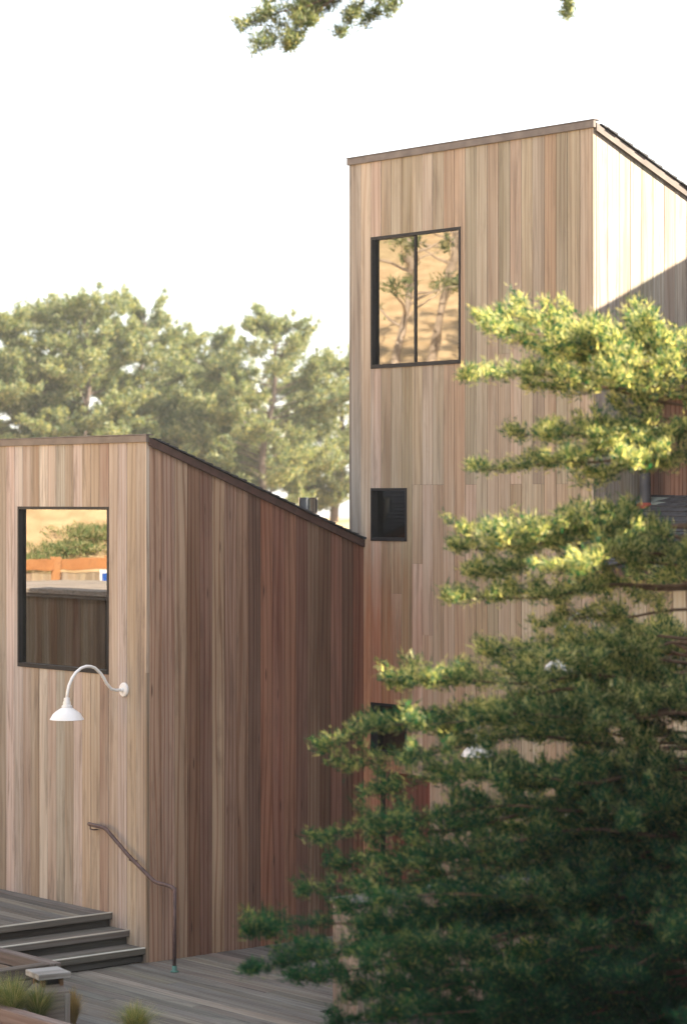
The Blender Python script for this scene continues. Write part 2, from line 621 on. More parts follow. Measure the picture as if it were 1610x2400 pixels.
def window(face, parent, u0, u1, z0, z1, glass, mull=None, frame=0.035, depth=0.075, label=None):
    """frame of four bars lining the opening, panes set back"""
    w = bpy.data.objects.new('window', None)
    w.parent = parent
    COL.objects.link(w)
    if label: w['label'] = label

    def bar(a, b, c, d, d0, d1, name='window_frame', mat=M['bronze']):
        q = [face.p(u, z, dd) for dd in (d0, d1) for (u, z) in ((a, c), (b, c), (b, d), (a, d))]
        return mesh_obj(name, q, [(3, 2, 1, 0), (4, 5, 6, 7), (0, 1, 5, 4), (1, 2, 6, 5), (2, 3, 7, 6), (3, 0, 4, 7)], mat, w)
    o = 0.028
    bar(u0, u0 + frame * 0.7, z0, z1, -depth - 0.03, o)
    bar(u1 - frame * 0.7, u1, z0, z1, -depth - 0.03, o)
    bar(u0 + frame * 0.7, u1 - frame * 0.7, z1 - frame * 0.8, z1, -depth - 0.03, o - 0.002)
    bar(u0 + frame * 0.7, u1 - frame * 0.7, z0, z0 + frame * 1.1, -depth - 0.03, o + 0.006, 'sill')
    ul, ur = u0 + frame * 0.7, u1 - frame * 0.7
    zl, zh = z0 + frame * 1.1, z1 - frame * 0.8
    if mull is None:
        bar(ul + 0.001, ur - 0.001, zl + 0.001, zh - 0.001, -depth - 0.006, -depth, 'pane', glass)
    else:
        bar(mull - 0.018, mull + 0.018, zl, zh, -depth - 0.02, -depth + 0.04, 'mullion')
        bar(ul + 0.001, mull - 0.019, zl + 0.001, zh - 0.001, -depth - 0.006, -depth, 'pane', glass)
        bar(mull + 0.019, ur - 0.001, zl + 0.001, zh - 0.001, -depth + 0.020, -depth + 0.026, 'pane', glass)
    return w, bar, (ul, ur, zl, zh)


def shingled_roof(parent, x0, x1, y0, z0, y1, z1, course=0.14, mat=None, overhang=0.02, single_upto=None):
    """a shed roof from (y0,z0) to (y1,z1): deck slab plus overlapping shingle courses, wedge shaped"""
    mat = mat or M['shingle']
    L = math.hypot(y1 - y0, z1 - z0)
    ty, tz = (y1 - y0) / L, (z1 - z0) / L
    ny, nz = (-tz, ty) if ty > 0 else (tz, -ty)
    n = int(L / course)
    rnd = random.Random(5)
    # courses start at the low end
    if z1 > z0:
        sy, sz, dy, dz = y0, z0, ty, tz
    else:
        sy, sz, dy, dz = y1, z1, -ty, -tz
    for i in range(n + 1):
        a = i * course
        b = min(a + course * 1.35, L)
        if b - a < 0.02: continue
        jx = rnd.uniform(-0.006, 0.012)
        def pt(s, h): return (sy + dy * s + ny * h, sz + dz * s + nz * h)
        A0, A1 = pt(a, 0.002), pt(a, 0.026 + rnd.uniform(-0.002, 0.004))
        B0, B1 = pt(b, 0.002), pt(b, 0.008)
        v = []
        for x in (x0 - overhang - jx, x1 + overhang + jx):
            v += [(x, *A0), (x, *B0), (x, *B1), (x, *A1)]
        mesh_obj('shingle_course', v, [(3, 2, 1, 0), (4, 5, 6, 7), (0, 1, 5, 4), (1, 2, 6, 5), (2, 3, 7, 6), (3, 0, 4, 7)], mat, parent)


# ------------------------------------------------------------------ ground
def smooth(a, b, x):
    t = np.clip((x - a) / (b - a), 0, 1)
    return t * t * (3 - 2 * t)


def ground_z(X, Y):
    X = np.asarray(X, float); Y = np.asarray(Y, float)
    z = -0.75 + 0 * X
    # knoll the camera stands on
    z = z + 4.0 * (1 - smooth(3, 21, Y)) * (1 - smooth(14, 40, np.abs(X)))
    # golden hill to the left
    h = np.clip(-13.5 - X, 0, None)
    hill = 26 * (1 - np.exp(-h / 42)) * (1 - smooth(62, 100, Y)) * smooth(-40, 0, Y) + 0.9 * smooth(0, 6, h)
    z = z + hill
    # rise under the far trees
    z = z + 5.3 * smooth(60, 108, Y) - 3.5 * smooth(125, 220, Y) - 6 * smooth(220, 600, Y)
    z = z + 0.25 * np.sin(X * 0.21 + 1) * np.sin(Y * 0.17) * smooth(12, 25, np.hypot(X, Y - 30))
    return z


xs = np.concatenate([np.linspace(-300, -90, 14), np.linspace(-86, 60, 110), np.linspace(68, 300, 14)])
ys = np.concatenate([np.linspace(-120, -12, 10), np.linspace(-10, 140, 110), np.linspace(150, 600, 24)])
GX, GY = np.meshgrid(xs, ys, indexing='ij')
GV = np.stack([GX, GY, ground_z(GX, GY)], -1).reshape(-1, 3)
nx, ny_ = len(xs), len(ys)
ii, jj = np.meshgrid(np.arange(nx - 1), np.arange(ny_ - 1), indexing='ij')
q = (ii * ny_ + jj).ravel()
GF = np.stack([q, q + ny_, q + ny_ + 1, q + 1], 1)
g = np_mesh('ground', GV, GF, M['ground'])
g.data.polygons.foreach_set('use_smooth', [True] * len(g.data.polygons))
tag(g, kind='structure')

# ------------------------------------------------------------------ left house
ORIGIN = W(0, 0, 0)
BW = 0.192
rndL = random.Random(21)
house = empty('shed_roof_house', ORIGIN, ROT, 'low redwood house with sloping shed roof and one large square window, at left', 'house')
HW, HD = 5.2, 3.461              # modelled length to the left, depth to the tower
ZT0 = 6.30
SL = 0.372
y_end_top = ZT0 - SL * HD
fF = Face('f', 0.0)
fS = Face('s', 0.0)
wx0, wz1 = on_front(45, 1187, 0.0)
wx1, wz0 = on_front(258, 1582, 0.0)
_, wz0b = on_front(46, 1561, 0.0)
wz0 = (wz0 + wz0b) / 2
LW = (wx0, wx1, wz0, wz1)
PINK, TAN, BRN, GRY = (0.53, 0.425, 0.38), (0.42, 0.315, 0.25), (0.31, 0.22, 0.165), (0.37, 0.315, 0.27)
# front boards, from the corner to the left
FR = [TAN, TAN, PINK, TAN, BRN, TAN, TAN, PINK, TAN, GRY, TAN, PINK, BRN, TAN, PINK, PINK, TAN, GRY]


def tint_front(i, u, z):
    k = int(round(-u / BW - 0.5))
    c = FR[k % len(FR)]
    return c


ue = [-HW + (HW) * i / round(HW / BW) for i in range(round(HW / BW) + 1)]


def seams_front(i, u):
    k = int(round(-u / BW - 0.5))
    return []


board_wall(fF, house, M['siding'], ue, lambda u: -0.35, lambda u: ZT0, [LW], tint_front, rndL, seams_front)
sheet(fF, house, M['dark'], -HW, 0.0, lambda u: -0.35, lambda u: ZT0 - 0.01, [LW])
LT, RB, DK, MB_, OR = (0.41, 0.305, 0.225), (0.23, 0.13, 0.088), (0.15, 0.092, 0.066), (0.26, 0.165, 0.118), (0.34, 0.16, 0.085)
SD = [(0.36, 0.255, 0.185), LT, (0.39, 0.285, 0.205), (0.20, 0.118, 0.084), (0.185, 0.118, 0.086), LT, (0.31, 0.21, 0.15), (0.28, 0.18, 0.13), (0.165, 0.108, 0.08),
      (0.25, 0.13, 0.088), (0.22, 0.125, 0.09), RB, (0.165, 0.10, 0.074), (0.175, 0.122, 0.094), DK, (0.205, 0.115, 0.08), (0.15, 0.094, 0.07), (0.20, 0.105, 0.068)]
ns = len(SD)
us_ = [0.024 + (HD - 0.026) * i / ns for i in range(ns + 1)]


def ztop_side(u):
    return ZT0 - SL * u - 0.0


board_wall(fS, house, M['siding_red'], us_, lambda u: -0.35, ztop_side, [], lambda i, u, z: tuple(c * 1.05 for c in SD[i % ns]), rndL)
sheet(fS, house, M['dark'], 0.1, HD - 0.02, lambda u: -0.35, lambda u: ztop_side(u) - 0.01, [])
# light corner trim
MB().box(-0.0, 0.0225, -0.0235, 0.0225, 3.50, ZT0, 0.003).build('corner_trim', M['siding'], house, (0.55, 0.42, 0.34, 0.37))
MB().box(-0.0, 0.0225, -0.0205, 0.0225, -0.35, 3.498, 0.003).build('corner_trim', M['siding'], house, (0.30, 0.21, 0.15, 0.71))
# back and far walls (behind)
MB().box(-HW, -0.15, HD - 0.14, HD - 0.03, -0.35, y_end_top - 0.06).build('back_wall', M['siding'], house, (0.3, 0.2, 0.14, 0.3))
v = [(-HW, 0.1, -0.35), (-HW, HD - 0.2, -0.35), (-HW, HD - 0.2, ztop_side(HD) - 0.02), (-HW, 0.1, ZT0 - 0.06)]
v += [(x + 0.1, y, z) for x, y, z in v]
mesh_obj('end_wall', v, [(3, 2, 1, 0), (4, 5, 6, 7), (0, 1, 5, 4), (1, 2, 6, 5), (2, 3, 7, 6), (3, 0, 4, 7)], M['siding'], house, (0.3, 0.2, 0.14, 0.5))
# roof slab, fascia, rake, shingles
roof = empty('roof', (0, 0, 0), 0)
roof.parent = house
ro = 0.035
v = []
for x in (-HW, -0.02):
    v += [(x, 0.02, ZT0 - 0.05), (x, HD - 0.03, ztop_side(HD - 0.03) - 0.05), (x, HD - 0.03, ztop_side(HD - 0.03) + 0.055), (x, 0.02, ZT0 + 0.05)]
mesh_obj('roof_deck', v, [(3, 2, 1, 0), (4, 5, 6, 7), (0, 1, 5, 4), (1, 2, 6, 5), (2, 3, 7, 6), (3, 0, 4, 7)], M['dark'], roof)
MB().box(-HW, 0.05, -0.048, -0.0015, ZT0 - 0.01, ZT0 + 0.075, 0.004).build('fascia', M['fascia'], roof)
MB().box(-HW, 0.06, -0.055, 0.06, ZT0 + 0.076, ZT0 + 0.088, 0.003).build('fascia_cap', M['fascia'], roof)
v = []
for x in (0.0225, 0.058):
    v += [(x, -0.0, ZT0 - 0.045), (x, HD - 0.03, ztop_side(HD - 0.03) - 0.045), (x, HD - 0.03, ztop_side(HD - 0.03) + 0.048), (x, -0.0, ZT0 + 0.048)]
mesh_obj('rake_trim', v, [(3, 2, 1, 0), (4, 5, 6, 7), (0, 1, 5, 4), (1, 2, 6, 5), (2, 3, 7, 6), (3, 0, 4, 7)], M['rake'], roof)
shingled_roof(roof, -HW, 0.058, 0.06, ztop_side(0.06) + 0.056, HD - 0.03, ztop_side(HD - 0.03) + 0.056, 0.14, overhang=0.022)
w, bar, (ul, ur, zl, zh) = window(fF, house, *LW, M['glass'], frame=0.045, depth=0.03)
bar(ul + 0.003, ur - 0.003, zh - 0.13, zh - 0.004, -0.055, -0.038, 'blind', M['blind'])

# ------------------------------------------------------------------ tower
rndT = random.Random(33)
TX0, TX1, TY = -0.230, 4.122, 3.461
tower = empty('redwood_tower', ORIGIN, ROT, 'tall redwood clad tower house with slanted top and tall two-pane window', 'house')
TD = 5.5
TZ = 9.97
TSL = 0.415
fT = Face('f', TY)
fR = Face('s', TX1)
opens = []


def op(p0, p1, y=TY):
    x0, z1 = on_front(p0[0], p0[1], y)
    x1, z0 = on_front(p1[0], p1[1], y)
    return x0, x1, z0, z1


_, zt_a = on_front(872, 556, TY); _, zt_b = on_front(1082, 530, TY)
_, zb_a = on_front(872, 864, TY); _, zb_b = on_front(1082, 852, TY)
xa, _ = on_front(872, 700, TY); xb, _ = on_front(1082, 700, TY)
WU = (xa, xb, (zb_a + zb_b) / 2, (zt_a + zt_b) / 2)
xm, _ = on_front(973, 700, TY)
WS = op((872, 1144), (956, 1269))
WS2 = op((872, 1646), (956, 1775))
DOOR = op((893, 1850), (1010, 2165))
DOOR = (DOOR[0], DOOR[1], 0.05, 2.1)
opens = [WU, WS, WS2, DOOR]
TB = 0.2
te = [TX0]
_x = TX0
te = edges(TX0, TX1, TB, rndT)
TT = {}
TF = [(0.38, 0.295, 0.225), (0.43, 0.335, 0.27), (0.34, 0.27, 0.205), (0.39, 0.29, 0.215), (0.33, 0.245, 0.18), (0.37, 0.28, 0.21), (0.42, 0.32, 0.25), (0.31, 0.25, 0.195)]
_ch = [rndT.randrange(len(TF)) for _ in range(200)]
_seam_lo = {}
zj1 = on_front(1000, 1136, TY)[1]
zj2 = on_front(980, 1270, TY)[1]
zj3 = on_front(945, 1392, TY)[1]


def seams_tower(i, u):
    rr = random.Random(i * 101 + 17)
    rr.random(); rr.random()
    s = []
    if i >= 4 and rr.random() < 0.45:
        s.append(zj1)
    elif i >= 3 and rr.random() < 0.5:
        s.append(zj2)
    if i == 4: s = [zj3]
    if i >= 6 and rr.random() < 0.6:
        s.append(zj1 - rr.choice([1.0, 1.9, 2.3]))
    if rr.random() < 0.12 and i > 9: s.append(zj1 + rr.uniform(1.2, 2.2))
    return s


def tint_tower(i, u, z):
    c = TF[_ch[i * 4 + (0 if z > zj1 - 0.2 else 1 if z > zj1 - 1.2 else 2)]]
    if z < zj1 - 0.2:
        t = 0.22
        c = tuple(a * (1 - t) + b * t for a, b in zip(c, (0.33, 0.205, 0.145)))
    return c


# sheltered red strip of boards beside the low house: their lower lengths are still red
def seams_tower2(i, u):
    if i <= 3:
        return []
    return seams_tower(i, u)


RED = [(0.40, 0.185, 0.085), (0.36, 0.18, 0.10), (0.31, 0.125, 0.075), (0.25, 0.105, 0.07), (0.27, 0.125, 0.085), (0.30, 0.175, 0.12), (0.20, 0.115, 0.09)]


def tint_tower2(i, u, z):
    if i == 0: return (0.36, 0.30, 0.25)
    if i == 1: return (0.50, 0.385, 0.32)
    return tint_tower(i, u, z)


board_wall(fT, tower, M['siding_tower'], te, lambda u: -0.35, lambda u: TZ, opens, tint_tower2, rndT, seams_tower2)
sheet(fT, tower, M['dark'], TX0, TX1, lambda u: -0.35, lambda u: TZ - 0.01, opens)


def ztop_tower(u):
    return TZ - TSL * (u - TY)


re_ = [TY + 0.024 + (TD - 0.024) * i / 28 for i in range(29)]
RC = [(0.42, 0.36, 0.30), (0.37, 0.31, 0.26), (0.40, 0.335, 0.28), (0.33, 0.285, 0.245)]
board_wall(fR, tower, M['siding'], re_, lambda u: -0.9, ztop_tower, [], lambda i, u, z: RC[_ch[i] % 4], rndT)
sheet(fR, tower, M['dark'], TY + 0.1, TY + TD, lambda u: -0.9, lambda u: ztop_tower(u) - 0.01, [])
MB().box(TX1, TX1 + 0.0225, TY - 0.0235, TY + 0.0225, -0.9, TZ, 0.003).build('corner_trim', M['siding'], tower, (0.42, 0.32, 0.25, 0.12))
MB().box(TX0 - 0.03, TX0 - 0.001, TY - 0.022, TY + 0.0, -0.3, TZ, 0.003).build('corner_trim', M['siding'], tower, (0.30, 0.25, 0.22, 0.52))
v = [(TX0 - 0.02, TY + 0.0, -0.35), (TX0 - 0.02, TY + TD, -0.35), (TX0 - 0.02, TY + TD, ztop_tower(TY + TD)), (TX0 - 0.02, TY + 0.0, TZ)]
v += [(x + 0.008, y, z) for x, y, z in v]
mesh_obj('left_wall', v, [(3, 2, 1, 0), (4, 5, 6, 7), (0, 1, 5, 4), (1, 2, 6, 5), (2, 3, 7, 6), (3, 0, 4, 7)], M['siding'], tower, (0.33, 0.25, 0.19, 0.4))
MB().box(TX0, TX1, TY + TD, TY + TD + 0.1, -0.35, ztop_tower(TY + TD)).build('back_wall', M['siding'], tower, (0.33, 0.25, 0.19, 0.6))
troof = empty('roof', (0, 0, 0), 0)
troof.parent = tower
v = []
for x in (TX0 - 0.01, TX1 - 0.02):
    v += [(x, TY + 0.02, TZ - 0.05), (x, TY + TD, ztop_tower(TY + TD) - 0.05), (x, TY + TD, ztop_tower(TY + TD) + 0.055), (x, TY + 0.02, TZ + 0.05)]
mesh_obj('roof_deck', v, [(3, 2, 1, 0), (4, 5, 6, 7), (0, 1, 5, 4), (1, 2, 6, 5), (2, 3, 7, 6), (3, 0, 4, 7)], M['dark'], troof)
MB().box(TX0 - 0.05, TX1 + 0.05, TY - 0.05, TY - 0.0015, TZ - 0.012, TZ + 0.075, 0.004).build('fascia', M['fascia'], troof)
MB().box(TX0 - 0.055, TX1 + 0.06, TY - 0.056, TY + 0.06, TZ + 0.076, TZ + 0.088, 0.003).build('fascia_cap', M['fascia'], troof)
v = []
for x in (TX1 + 0.0225, TX1 + 0.058):
    v += [(x, TY, TZ - 0.045), (x, TY + TD, ztop_tower(TY + TD) - 0.045), (x, TY + TD, ztop_tower(TY + TD) + 0.048), (x, TY, TZ + 0.048)]
mesh_obj('rake_trim', v, [(3, 2, 1, 0), (4, 5, 6, 7), (0, 1, 5, 4), (1, 2, 6, 5), (2, 3, 7, 6), (3, 0, 4, 7)], M['fascia'], troof)
shingled_roof(troof, TX0, TX1 + 0.058, TY + 0.06, ztop_tower(TY + 0.06) + 0.056, TY + TD, ztop_tower(TY + TD) + 0.056, 0.14, overhang=0.022)
window(fT, tower, *WU, M['glass'], mull=xm, frame=0.045, depth=0.035)
w, bar, (ul, ur, zl, zh) = window(fT, tower, *WS, M['glass_dark'], frame=0.04, depth=0.07)
bar(ul + 0.045, ur - 0.004, zl + 0.004, zh - 0.004, -0.125, -0.10, 'blind', M['blind_dark'])
w, bar, (ul, ur, zl, zh) = window(fT, tower, *WS2, M['glass_dark'], frame=0.04, depth=0.07)
bar(ul + 0.045, ur - 0.004, zl + 0.004, zh - 0.004, -0.125, -0.10, 'blind', M['blind_dark'])
# plank door behind the tree
dr = bpy.data.objects.new('door', None)
dr.parent = tower
COL.objects.link(dr)
n_ = 6
for i in range(n_):
    a = DOOR[0] + 0.01 + (DOOR[1] - DOOR[0] - 0.02) * i / n_
    b = DOOR[0] + 0.01 + (DOOR[1] - DOOR[0] - 0.02) * (i + 1) / n_
    board_piece(fT, dr, M['siding_red'], (*jit((0.15, 0.062, 0.045), 0.15, rndT), rndT.random()), a + 0.002, b - 0.002, lambda u: 0.06, lambda u: 2.09, -0.09, 0.03)
MB().box(DOOR[1] - 0.12, DOOR[1] - 0.09, TY + 0.02, TY + 0.06, 0.95, 1.15, 0.004).build('door_handle', M['bronze'], dr)

# ------------------------------------------------------------------ right wing (behind the tree)
wing = empty('shingled_wing', ORIGIN, ROT, 'low wing with grey shingle roof joined to the right side of the tower', 'house')
rndW = random.Random(9)
GY0, GY1 = 2.75, 4.35             # roof low and high edge
ra = on_side(1430, 1225, TX1 + 0.03)
rb = on_side(1540, 1146, TX1 + 0.03)
wsl = (rb[1] - ra[1]) / (rb[0] - ra[0])


def wing_z(y):
    return ra[1] + wsl * (y - ra[0])


WX0, WX1 = TX1 + 0.03, 9.4
fW = Face('f', 3.05)
board_wall(fW, wing, M['siding'], edges(WX0, WX1, 0.2, rndW), lambda u: -0.9, lambda u: wing_z(3.05) - 0.08, [], lambda i, u, z: TF[rndW.randrange(8)], rndW)
sheet(fW, wing, M['dark'], WX0, WX1, lambda u: -0.9, lambda u: wing_z(3.05) - 0.09, [])
wr = empty('roof', (0, 0, 0), 0)
wr.parent = wing
v = []
for x in (WX0, WX1):
    v += [(x, GY0, wing_z(GY0) - 0.12), (x, GY1 + 0.3, wing_z(GY1 + 0.3) - 0.12), (x, GY1 + 0.3, wing_z(GY1 + 0.3)), (x, GY0, wing_z(GY0))]
mesh_obj('roof_deck', v, [(3, 2, 1, 0), (4, 5, 6, 7), (0, 1, 5, 4), (1, 2, 6, 5), (2, 3, 7, 6), (3, 0, 4, 7)], M['rake'], wr)
# single shingles on this roof
sh = random.Random(4)
course = 0.125
Ls = math.hypot(GY1 - GY0, wing_z(GY1) - wing_z(GY0))
ty, tz = (GY1 - GY0) / Ls, (wing_z(GY1) - wing_z(GY0)) / Ls
for r in range(int(Ls / course) + 1):
    x = WX0 + 0.002 + (0.1 if r % 2 else 0)
    while x < WX0 + 3.2:
        wd = sh.uniform(0.16, 0.30)
        a, b = r * course, r * course + course * 1.5
        h = 0.024 + sh.uniform(-0.004, 0.006)
        a -= sh.uniform(0, 0.012)
        pt = lambda s, hh: (GY0 - 0.03 + ty * s - tz * hh, wing_z(GY0 - 0.03) + tz * s + ty * hh)
        A0, A1, B0, B1 = pt(a, 0.003), pt(a, h), pt(b, 0.003), pt(b, 0.008)
        v = []
        for xx in (x, x + wd - 0.006):
            v += [(xx, *A0), (xx, *B0), (xx, *B1), (xx, *A1)]
        mesh_obj('shingle', v, [(3, 2, 1, 0), (4, 5, 6, 7), (0, 1, 5, 4), (1, 2, 6, 5), (2, 3, 7, 6), (3, 0, 4, 7)], M['shingle'], wr)
        x += wd
# red sheltered wall above, with its own shingle roof
fU = Face('f', GY1)
UZ = 7.05
board_wall(fU, wing, M['siding_red'], edges(WX0, WX0 + 2.55, 0.2, rndW), lambda u: wing_z(GY1) - 0.1, lambda u: UZ, [], lambda i, u, z: (0.22, 0.145, 0.11), rndW)
sheet(fU, wing, M['dark'], WX0, WX0 + 2.55, lambda u: wing_z(GY1) - 0.1, lambda u: UZ - 0.01, [])
shingled_roof(wr, WX0, WX0 + 2.55, GY1 - 0.35, UZ - 0.1, GY1 + 3.5, UZ - 0.1 + 3.85 * 0.42, 0.14, overhang=0.0)
v = []
for x in (WX0, WX0 + 2.55):
    v += [(x, GY1 - 0.33, UZ - 0.24), (x, GY1 + 3.5, UZ - 0.24 + 3.83 * 0.42), (x, GY1 + 3.5, UZ - 0.11 + 3.83 * 0.42), (x, GY1 - 0.33, UZ - 0.11)]
mesh_obj('upper_roof_deck', v, [(3, 2, 1, 0), (4, 5, 6, 7), (0, 1, 5, 4), (1, 2, 6, 5), (2, 3, 7, 6), (3, 0, 4, 7)], M['rake'], wr)
# flue pipe with flashing and red collar
pp = None
for k in range(200):
    yy = 3.0 + k * 0.01
    d = _ray(1512, 1188)
    kk = (yy - CAMS.y) / d.y
    qq = CAMS + d * kk
    if qq.z <= wing_z(yy):
        pp = qq
        break
flue = empty('flue_pipe', W(pp.x, pp.y, pp.z), ROT, 'dark grey flue pipe with red collar standing on the shingle roof', 'pipe')
MB().lathe([(0.065, 0.05), (0.065, 0.75), (0.05, 0.76)], 16).build('pipe', M['pipe_grey'], flue, smooth=False)
MB().lathe([(0.11, -0.12), (0.10, 0.03), (0.068, 0.05)], 14).build('collar', M['flash_red'], flue)
v = [(-0.17, -0.02, 0.035), (0.34, 0.02, 0.02), (0.34, 0.24, 0.12), (-0.15, 0.22, 0.13)]
v += [(x, y, z + 0.008) for x, y, z in v]
mesh_obj('flashing', v, [(3, 2, 1, 0), (4, 5, 6, 7), (0, 1, 5, 4), (1, 2, 6, 5), (2, 3, 7, 6), (3, 0, 4, 7)], M['lead'], flue)
MB().lathe([(0.14, 0.76), (0.15, 0.80), (0.12, 0.90), (0.06, 0.95), (0.01, 0.965)], 18).build('rain_cap', M['vent'], flue, smooth=True)

# ------------------------------------------------------------------ unseen buildings added out of the frame to shade the court
nb = empty('shade_tower', W(7.1, 6.0, 0), ROT, 'unseen tower beyond the right edge, shaped to cast the slanting shadow', 'house')
NSL = 0.45
NZ0 = 10.27
v = [(x, y, -0.9) for (x, y) in ((0, 0), (5, 0), (5, 7), (0, 7))] + [(x, y, NZ0 + y * NSL) for (x, y) in ((0, 0), (5, 0), (5, 7), (0, 7))]
mesh_obj('wall', v, [(3, 2, 1, 0), (0, 1, 5, 4), (1, 2, 6, 5), (2, 3, 7, 6), (3, 0, 4, 7)], M['siding'], nb, (0.36, 0.26, 0.19, 0.2))
v = [(x, y, NZ0 + y * NSL + dz) for dz in (-0.002, 0.06) for (x, y) in ((-0.03, -0.03), (5.03, -0.03), (5.03, 7.03), (-0.03, 7.03))]
mesh_obj('roof', v, [(3, 2, 1, 0), (4, 5, 6, 7), (0, 1, 5, 4), (1, 2, 6, 5), (2, 3, 7, 6), (3, 0, 4, 7)], M['shingle'], nb)
nb2 = empty('shade_lodge', W(9.5, 1.6, 0), ROT, 'unseen long lodge block added beyond the right edge to cast shade', 'house')
LH, LX, LY = 11.2, 13.0, 4.2
v = [(x, y, z) for z in (-0.9, LH) for (x, y) in ((0, 0), (LX, 0), (LX, LY), (0, LY))]
mesh_obj('wall', v, [(3, 2, 1, 0), (0, 1, 5, 4), (1, 2, 6, 5), (2, 3, 7, 6), (3, 0, 4, 7)], M['siding'], nb2, (0.36, 0.26, 0.19, 0.8))
v = [(-0.1, -0.1, LH), (LX + 0.1, -0.1, LH), (LX + 0.1, LY + 0.1, LH), (-0.1, LY + 0.1, LH), (-0.1, LY / 2, LH + 0.6), (LX + 0.1, LY / 2, LH + 0.6)]
mesh_obj('roof', v, [(3, 2, 1, 0), (0, 1, 5, 4), (2, 3, 4, 5), (1, 2, 5), (3, 0, 4)], M['shingle'], nb2)

# ------------------------------------------------------------------ deck and stairs
rndD = random.Random(5)
deck = empty('deck', ORIGIN, ROT)
tag(deck, kind='structure')
PW = 0.185


def plank(parent, x0, x1, y0, y1, z, th=0.038, mat=None, col=None, ch=0.009, name='plank'):
    c = col or jit(rndD.choice([(0.18, 0.16, 0.145), (0.145, 0.13, 0.12), (0.215, 0.185, 0.16), (0.16, 0.138, 0.122), (0.19, 0.17, 0.155)]), 0.25, rndD)
    return MB().box(x0, x1, y0, y1, z - th, z, ch).build(name, mat or M['deck'], parent, (*c, rndD.random()))


y = TY - 0.04
row = 0
while y > -5.6:
    y0 = y - PW + 0.013
    xl = 0.035 if y > -2.0 else (0.95 if y > -2.5 else -3.0)
    xl = 0.035
    if y < -0.05: xl = -0.02
    if y < -1.95: xl = 1.17
    xr = 3.58 if y > -0.15 else 5.6
    cuts = [xl]
    if row % 3 == 0: cuts.append(xl + rndD.uniform(1.0, 2.6))
    cuts.append(xr)
    for a, b in zip(cuts[:-1], cuts[1:]):
        plank(deck, a, b - 0.003, y0, y, rndD.uniform(-0.0025, 0.0))
    y -= PW
    row += 1
MB().box(-0.6, 5.5, -5.5, TY - 0.2, -0.3, -0.06).build('joists', M['dark'], deck)
# upper deck
updeck = empty('upper_deck', ORIGIN, ROT)
tag(updeck, kind='structure')
NX = [-0.696, -0.335, 0.0]
NZ = [0.512, 0.342, 0.171]
y = -0.032
SY0 = -2.02
while y > -2.0:
    plank(updeck, -4.9, NX[0] - 0.03, y - PW + 0.006, y, NZ[0] - rndD.uniform(0.001, 0.003))
    y -= PW
MB().box(-4.9, NX[0] - 0.1, SY0, -0.05, 0.1, NZ[0] - 0.05).build('joists', M['dark'], updeck)
stairs = empty('wooden_stairs', ORIGIN, ROT, 'three weathered wooden steps beside the low house wall', 'stairs')
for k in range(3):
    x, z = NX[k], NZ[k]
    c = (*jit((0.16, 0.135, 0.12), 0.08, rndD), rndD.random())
    MB().box(x - 0.020, x + 0.0135, SY0, -0.0285, z - 0.006, z + 0.010, 0.004).build('skylit_edge', M['timber_y'], stairs, (0.60, 0.56, 0.51, rndD.random()))  # pale strip paints the skylight caught along the worn nosing edge
    MB().box(x - (0.03 if k == 0 else 0.16), x + 0.012, SY0, -0.028, z - 0.075, z + 0.004, 0.006).build('nosing', M['timber_y'], stairs, c)
    if k > 0:
        MB().box(x - 0.40, x - 0.165, SY0, -0.028, z - 0.04, z + 0.001, 0.004).build('tread', M['timber_y'], stairs, (*jit((0.16, 0.145, 0.13), 0.1, rndD), rndD.random()))
    MB().box(x - 0.075, x - 0.045, SY0, -0.028, z - 0.17, z - 0.077, 0.003).build('riser', M['timber_y'], stairs, (*jit((0.06, 0.05, 0.045), 0.1, rndD), rndD.random()))

# handrail
hr = empty('pipe_handrail', ORIGIN, ROT, 'bent brown pipe handrail fixed to the wall beside the steps', 'handrail')
YR = -0.13
pts = []
for (px, py) in ((208, 1932), (232, 1938), (247, 1942), (300, 2005), (352, 2058), (366, 2070), (392, 2076)):
    x, z = on_front(px, py, YR)
    pts.append((x, YR, z))
xE, zE = on_front(409, 2095, YR)
pts += [(xE - 0.03, YR, pts[-1][2] - 0.015), (xE, YR, pts[-1][2] - 0.05)]
xB, zB = on_front(411, 2268, YR)


def rounded(pts, n=3):
    pts = [Vector(p) for p in pts]
    out = [pts[0]]
    for i in range(1, len(pts) - 1):
        a, b, c = pts[i - 1], pts[i], pts[i + 1]
        r = min(0.05, (b - a).length * 0.4, (c - b).length * 0.4)
        p, q_ = b + (a - b).normalized() * r, b + (c - b).normalized() * r
        for k in range(n + 1):
            t = k / n
            out.append(p * (1 - t) ** 2 + b * 2 * t * (1 - t) + q_ * t * t)
    out.append(pts[-1])
    return out


MB().tube(rounded(pts), 0.024, 10).build('rail', M['rail'], hr, smooth=True)
MB().tube([(xE, YR, pts[-1][2] + 0.004), (xE + 0.004, YR, 1.0), (xE, YR, 0.5), (xE, YR, 0.02)], 0.023, 10).build('post', M['rail'], hr, smooth=True)
MB().lathe([(0.05, 0.0), (0.05, 0.012), (0.03, 0.02), (0.028, 0.07), (0.022, 0.075)], 16, (xE, YR, 0.001)).build('flange', M['patina'], hr, smooth=True)
for t_ in (0.02, 0.62):
    i0 = 0 if t_ < 0.1 else 3
    p = Vector(pts[i0]) + Vector((0.03, 0, 0))
    b_ = MB()
    b_.tube([(p.x, YR, p.z - 0.01), (p.x, YR, p.z - 0.06), (p.x, YR + 0.05, p.z - 0.075), (p.x, -0.022, p.z - 0.075)], 0.008, 6)
    b_.lathe([(0.03, 0), (0.03, 0.006)], 10, (p.x, -0.03, p.z - 0.075))
    b_.build('bracket', M['rail'], hr)

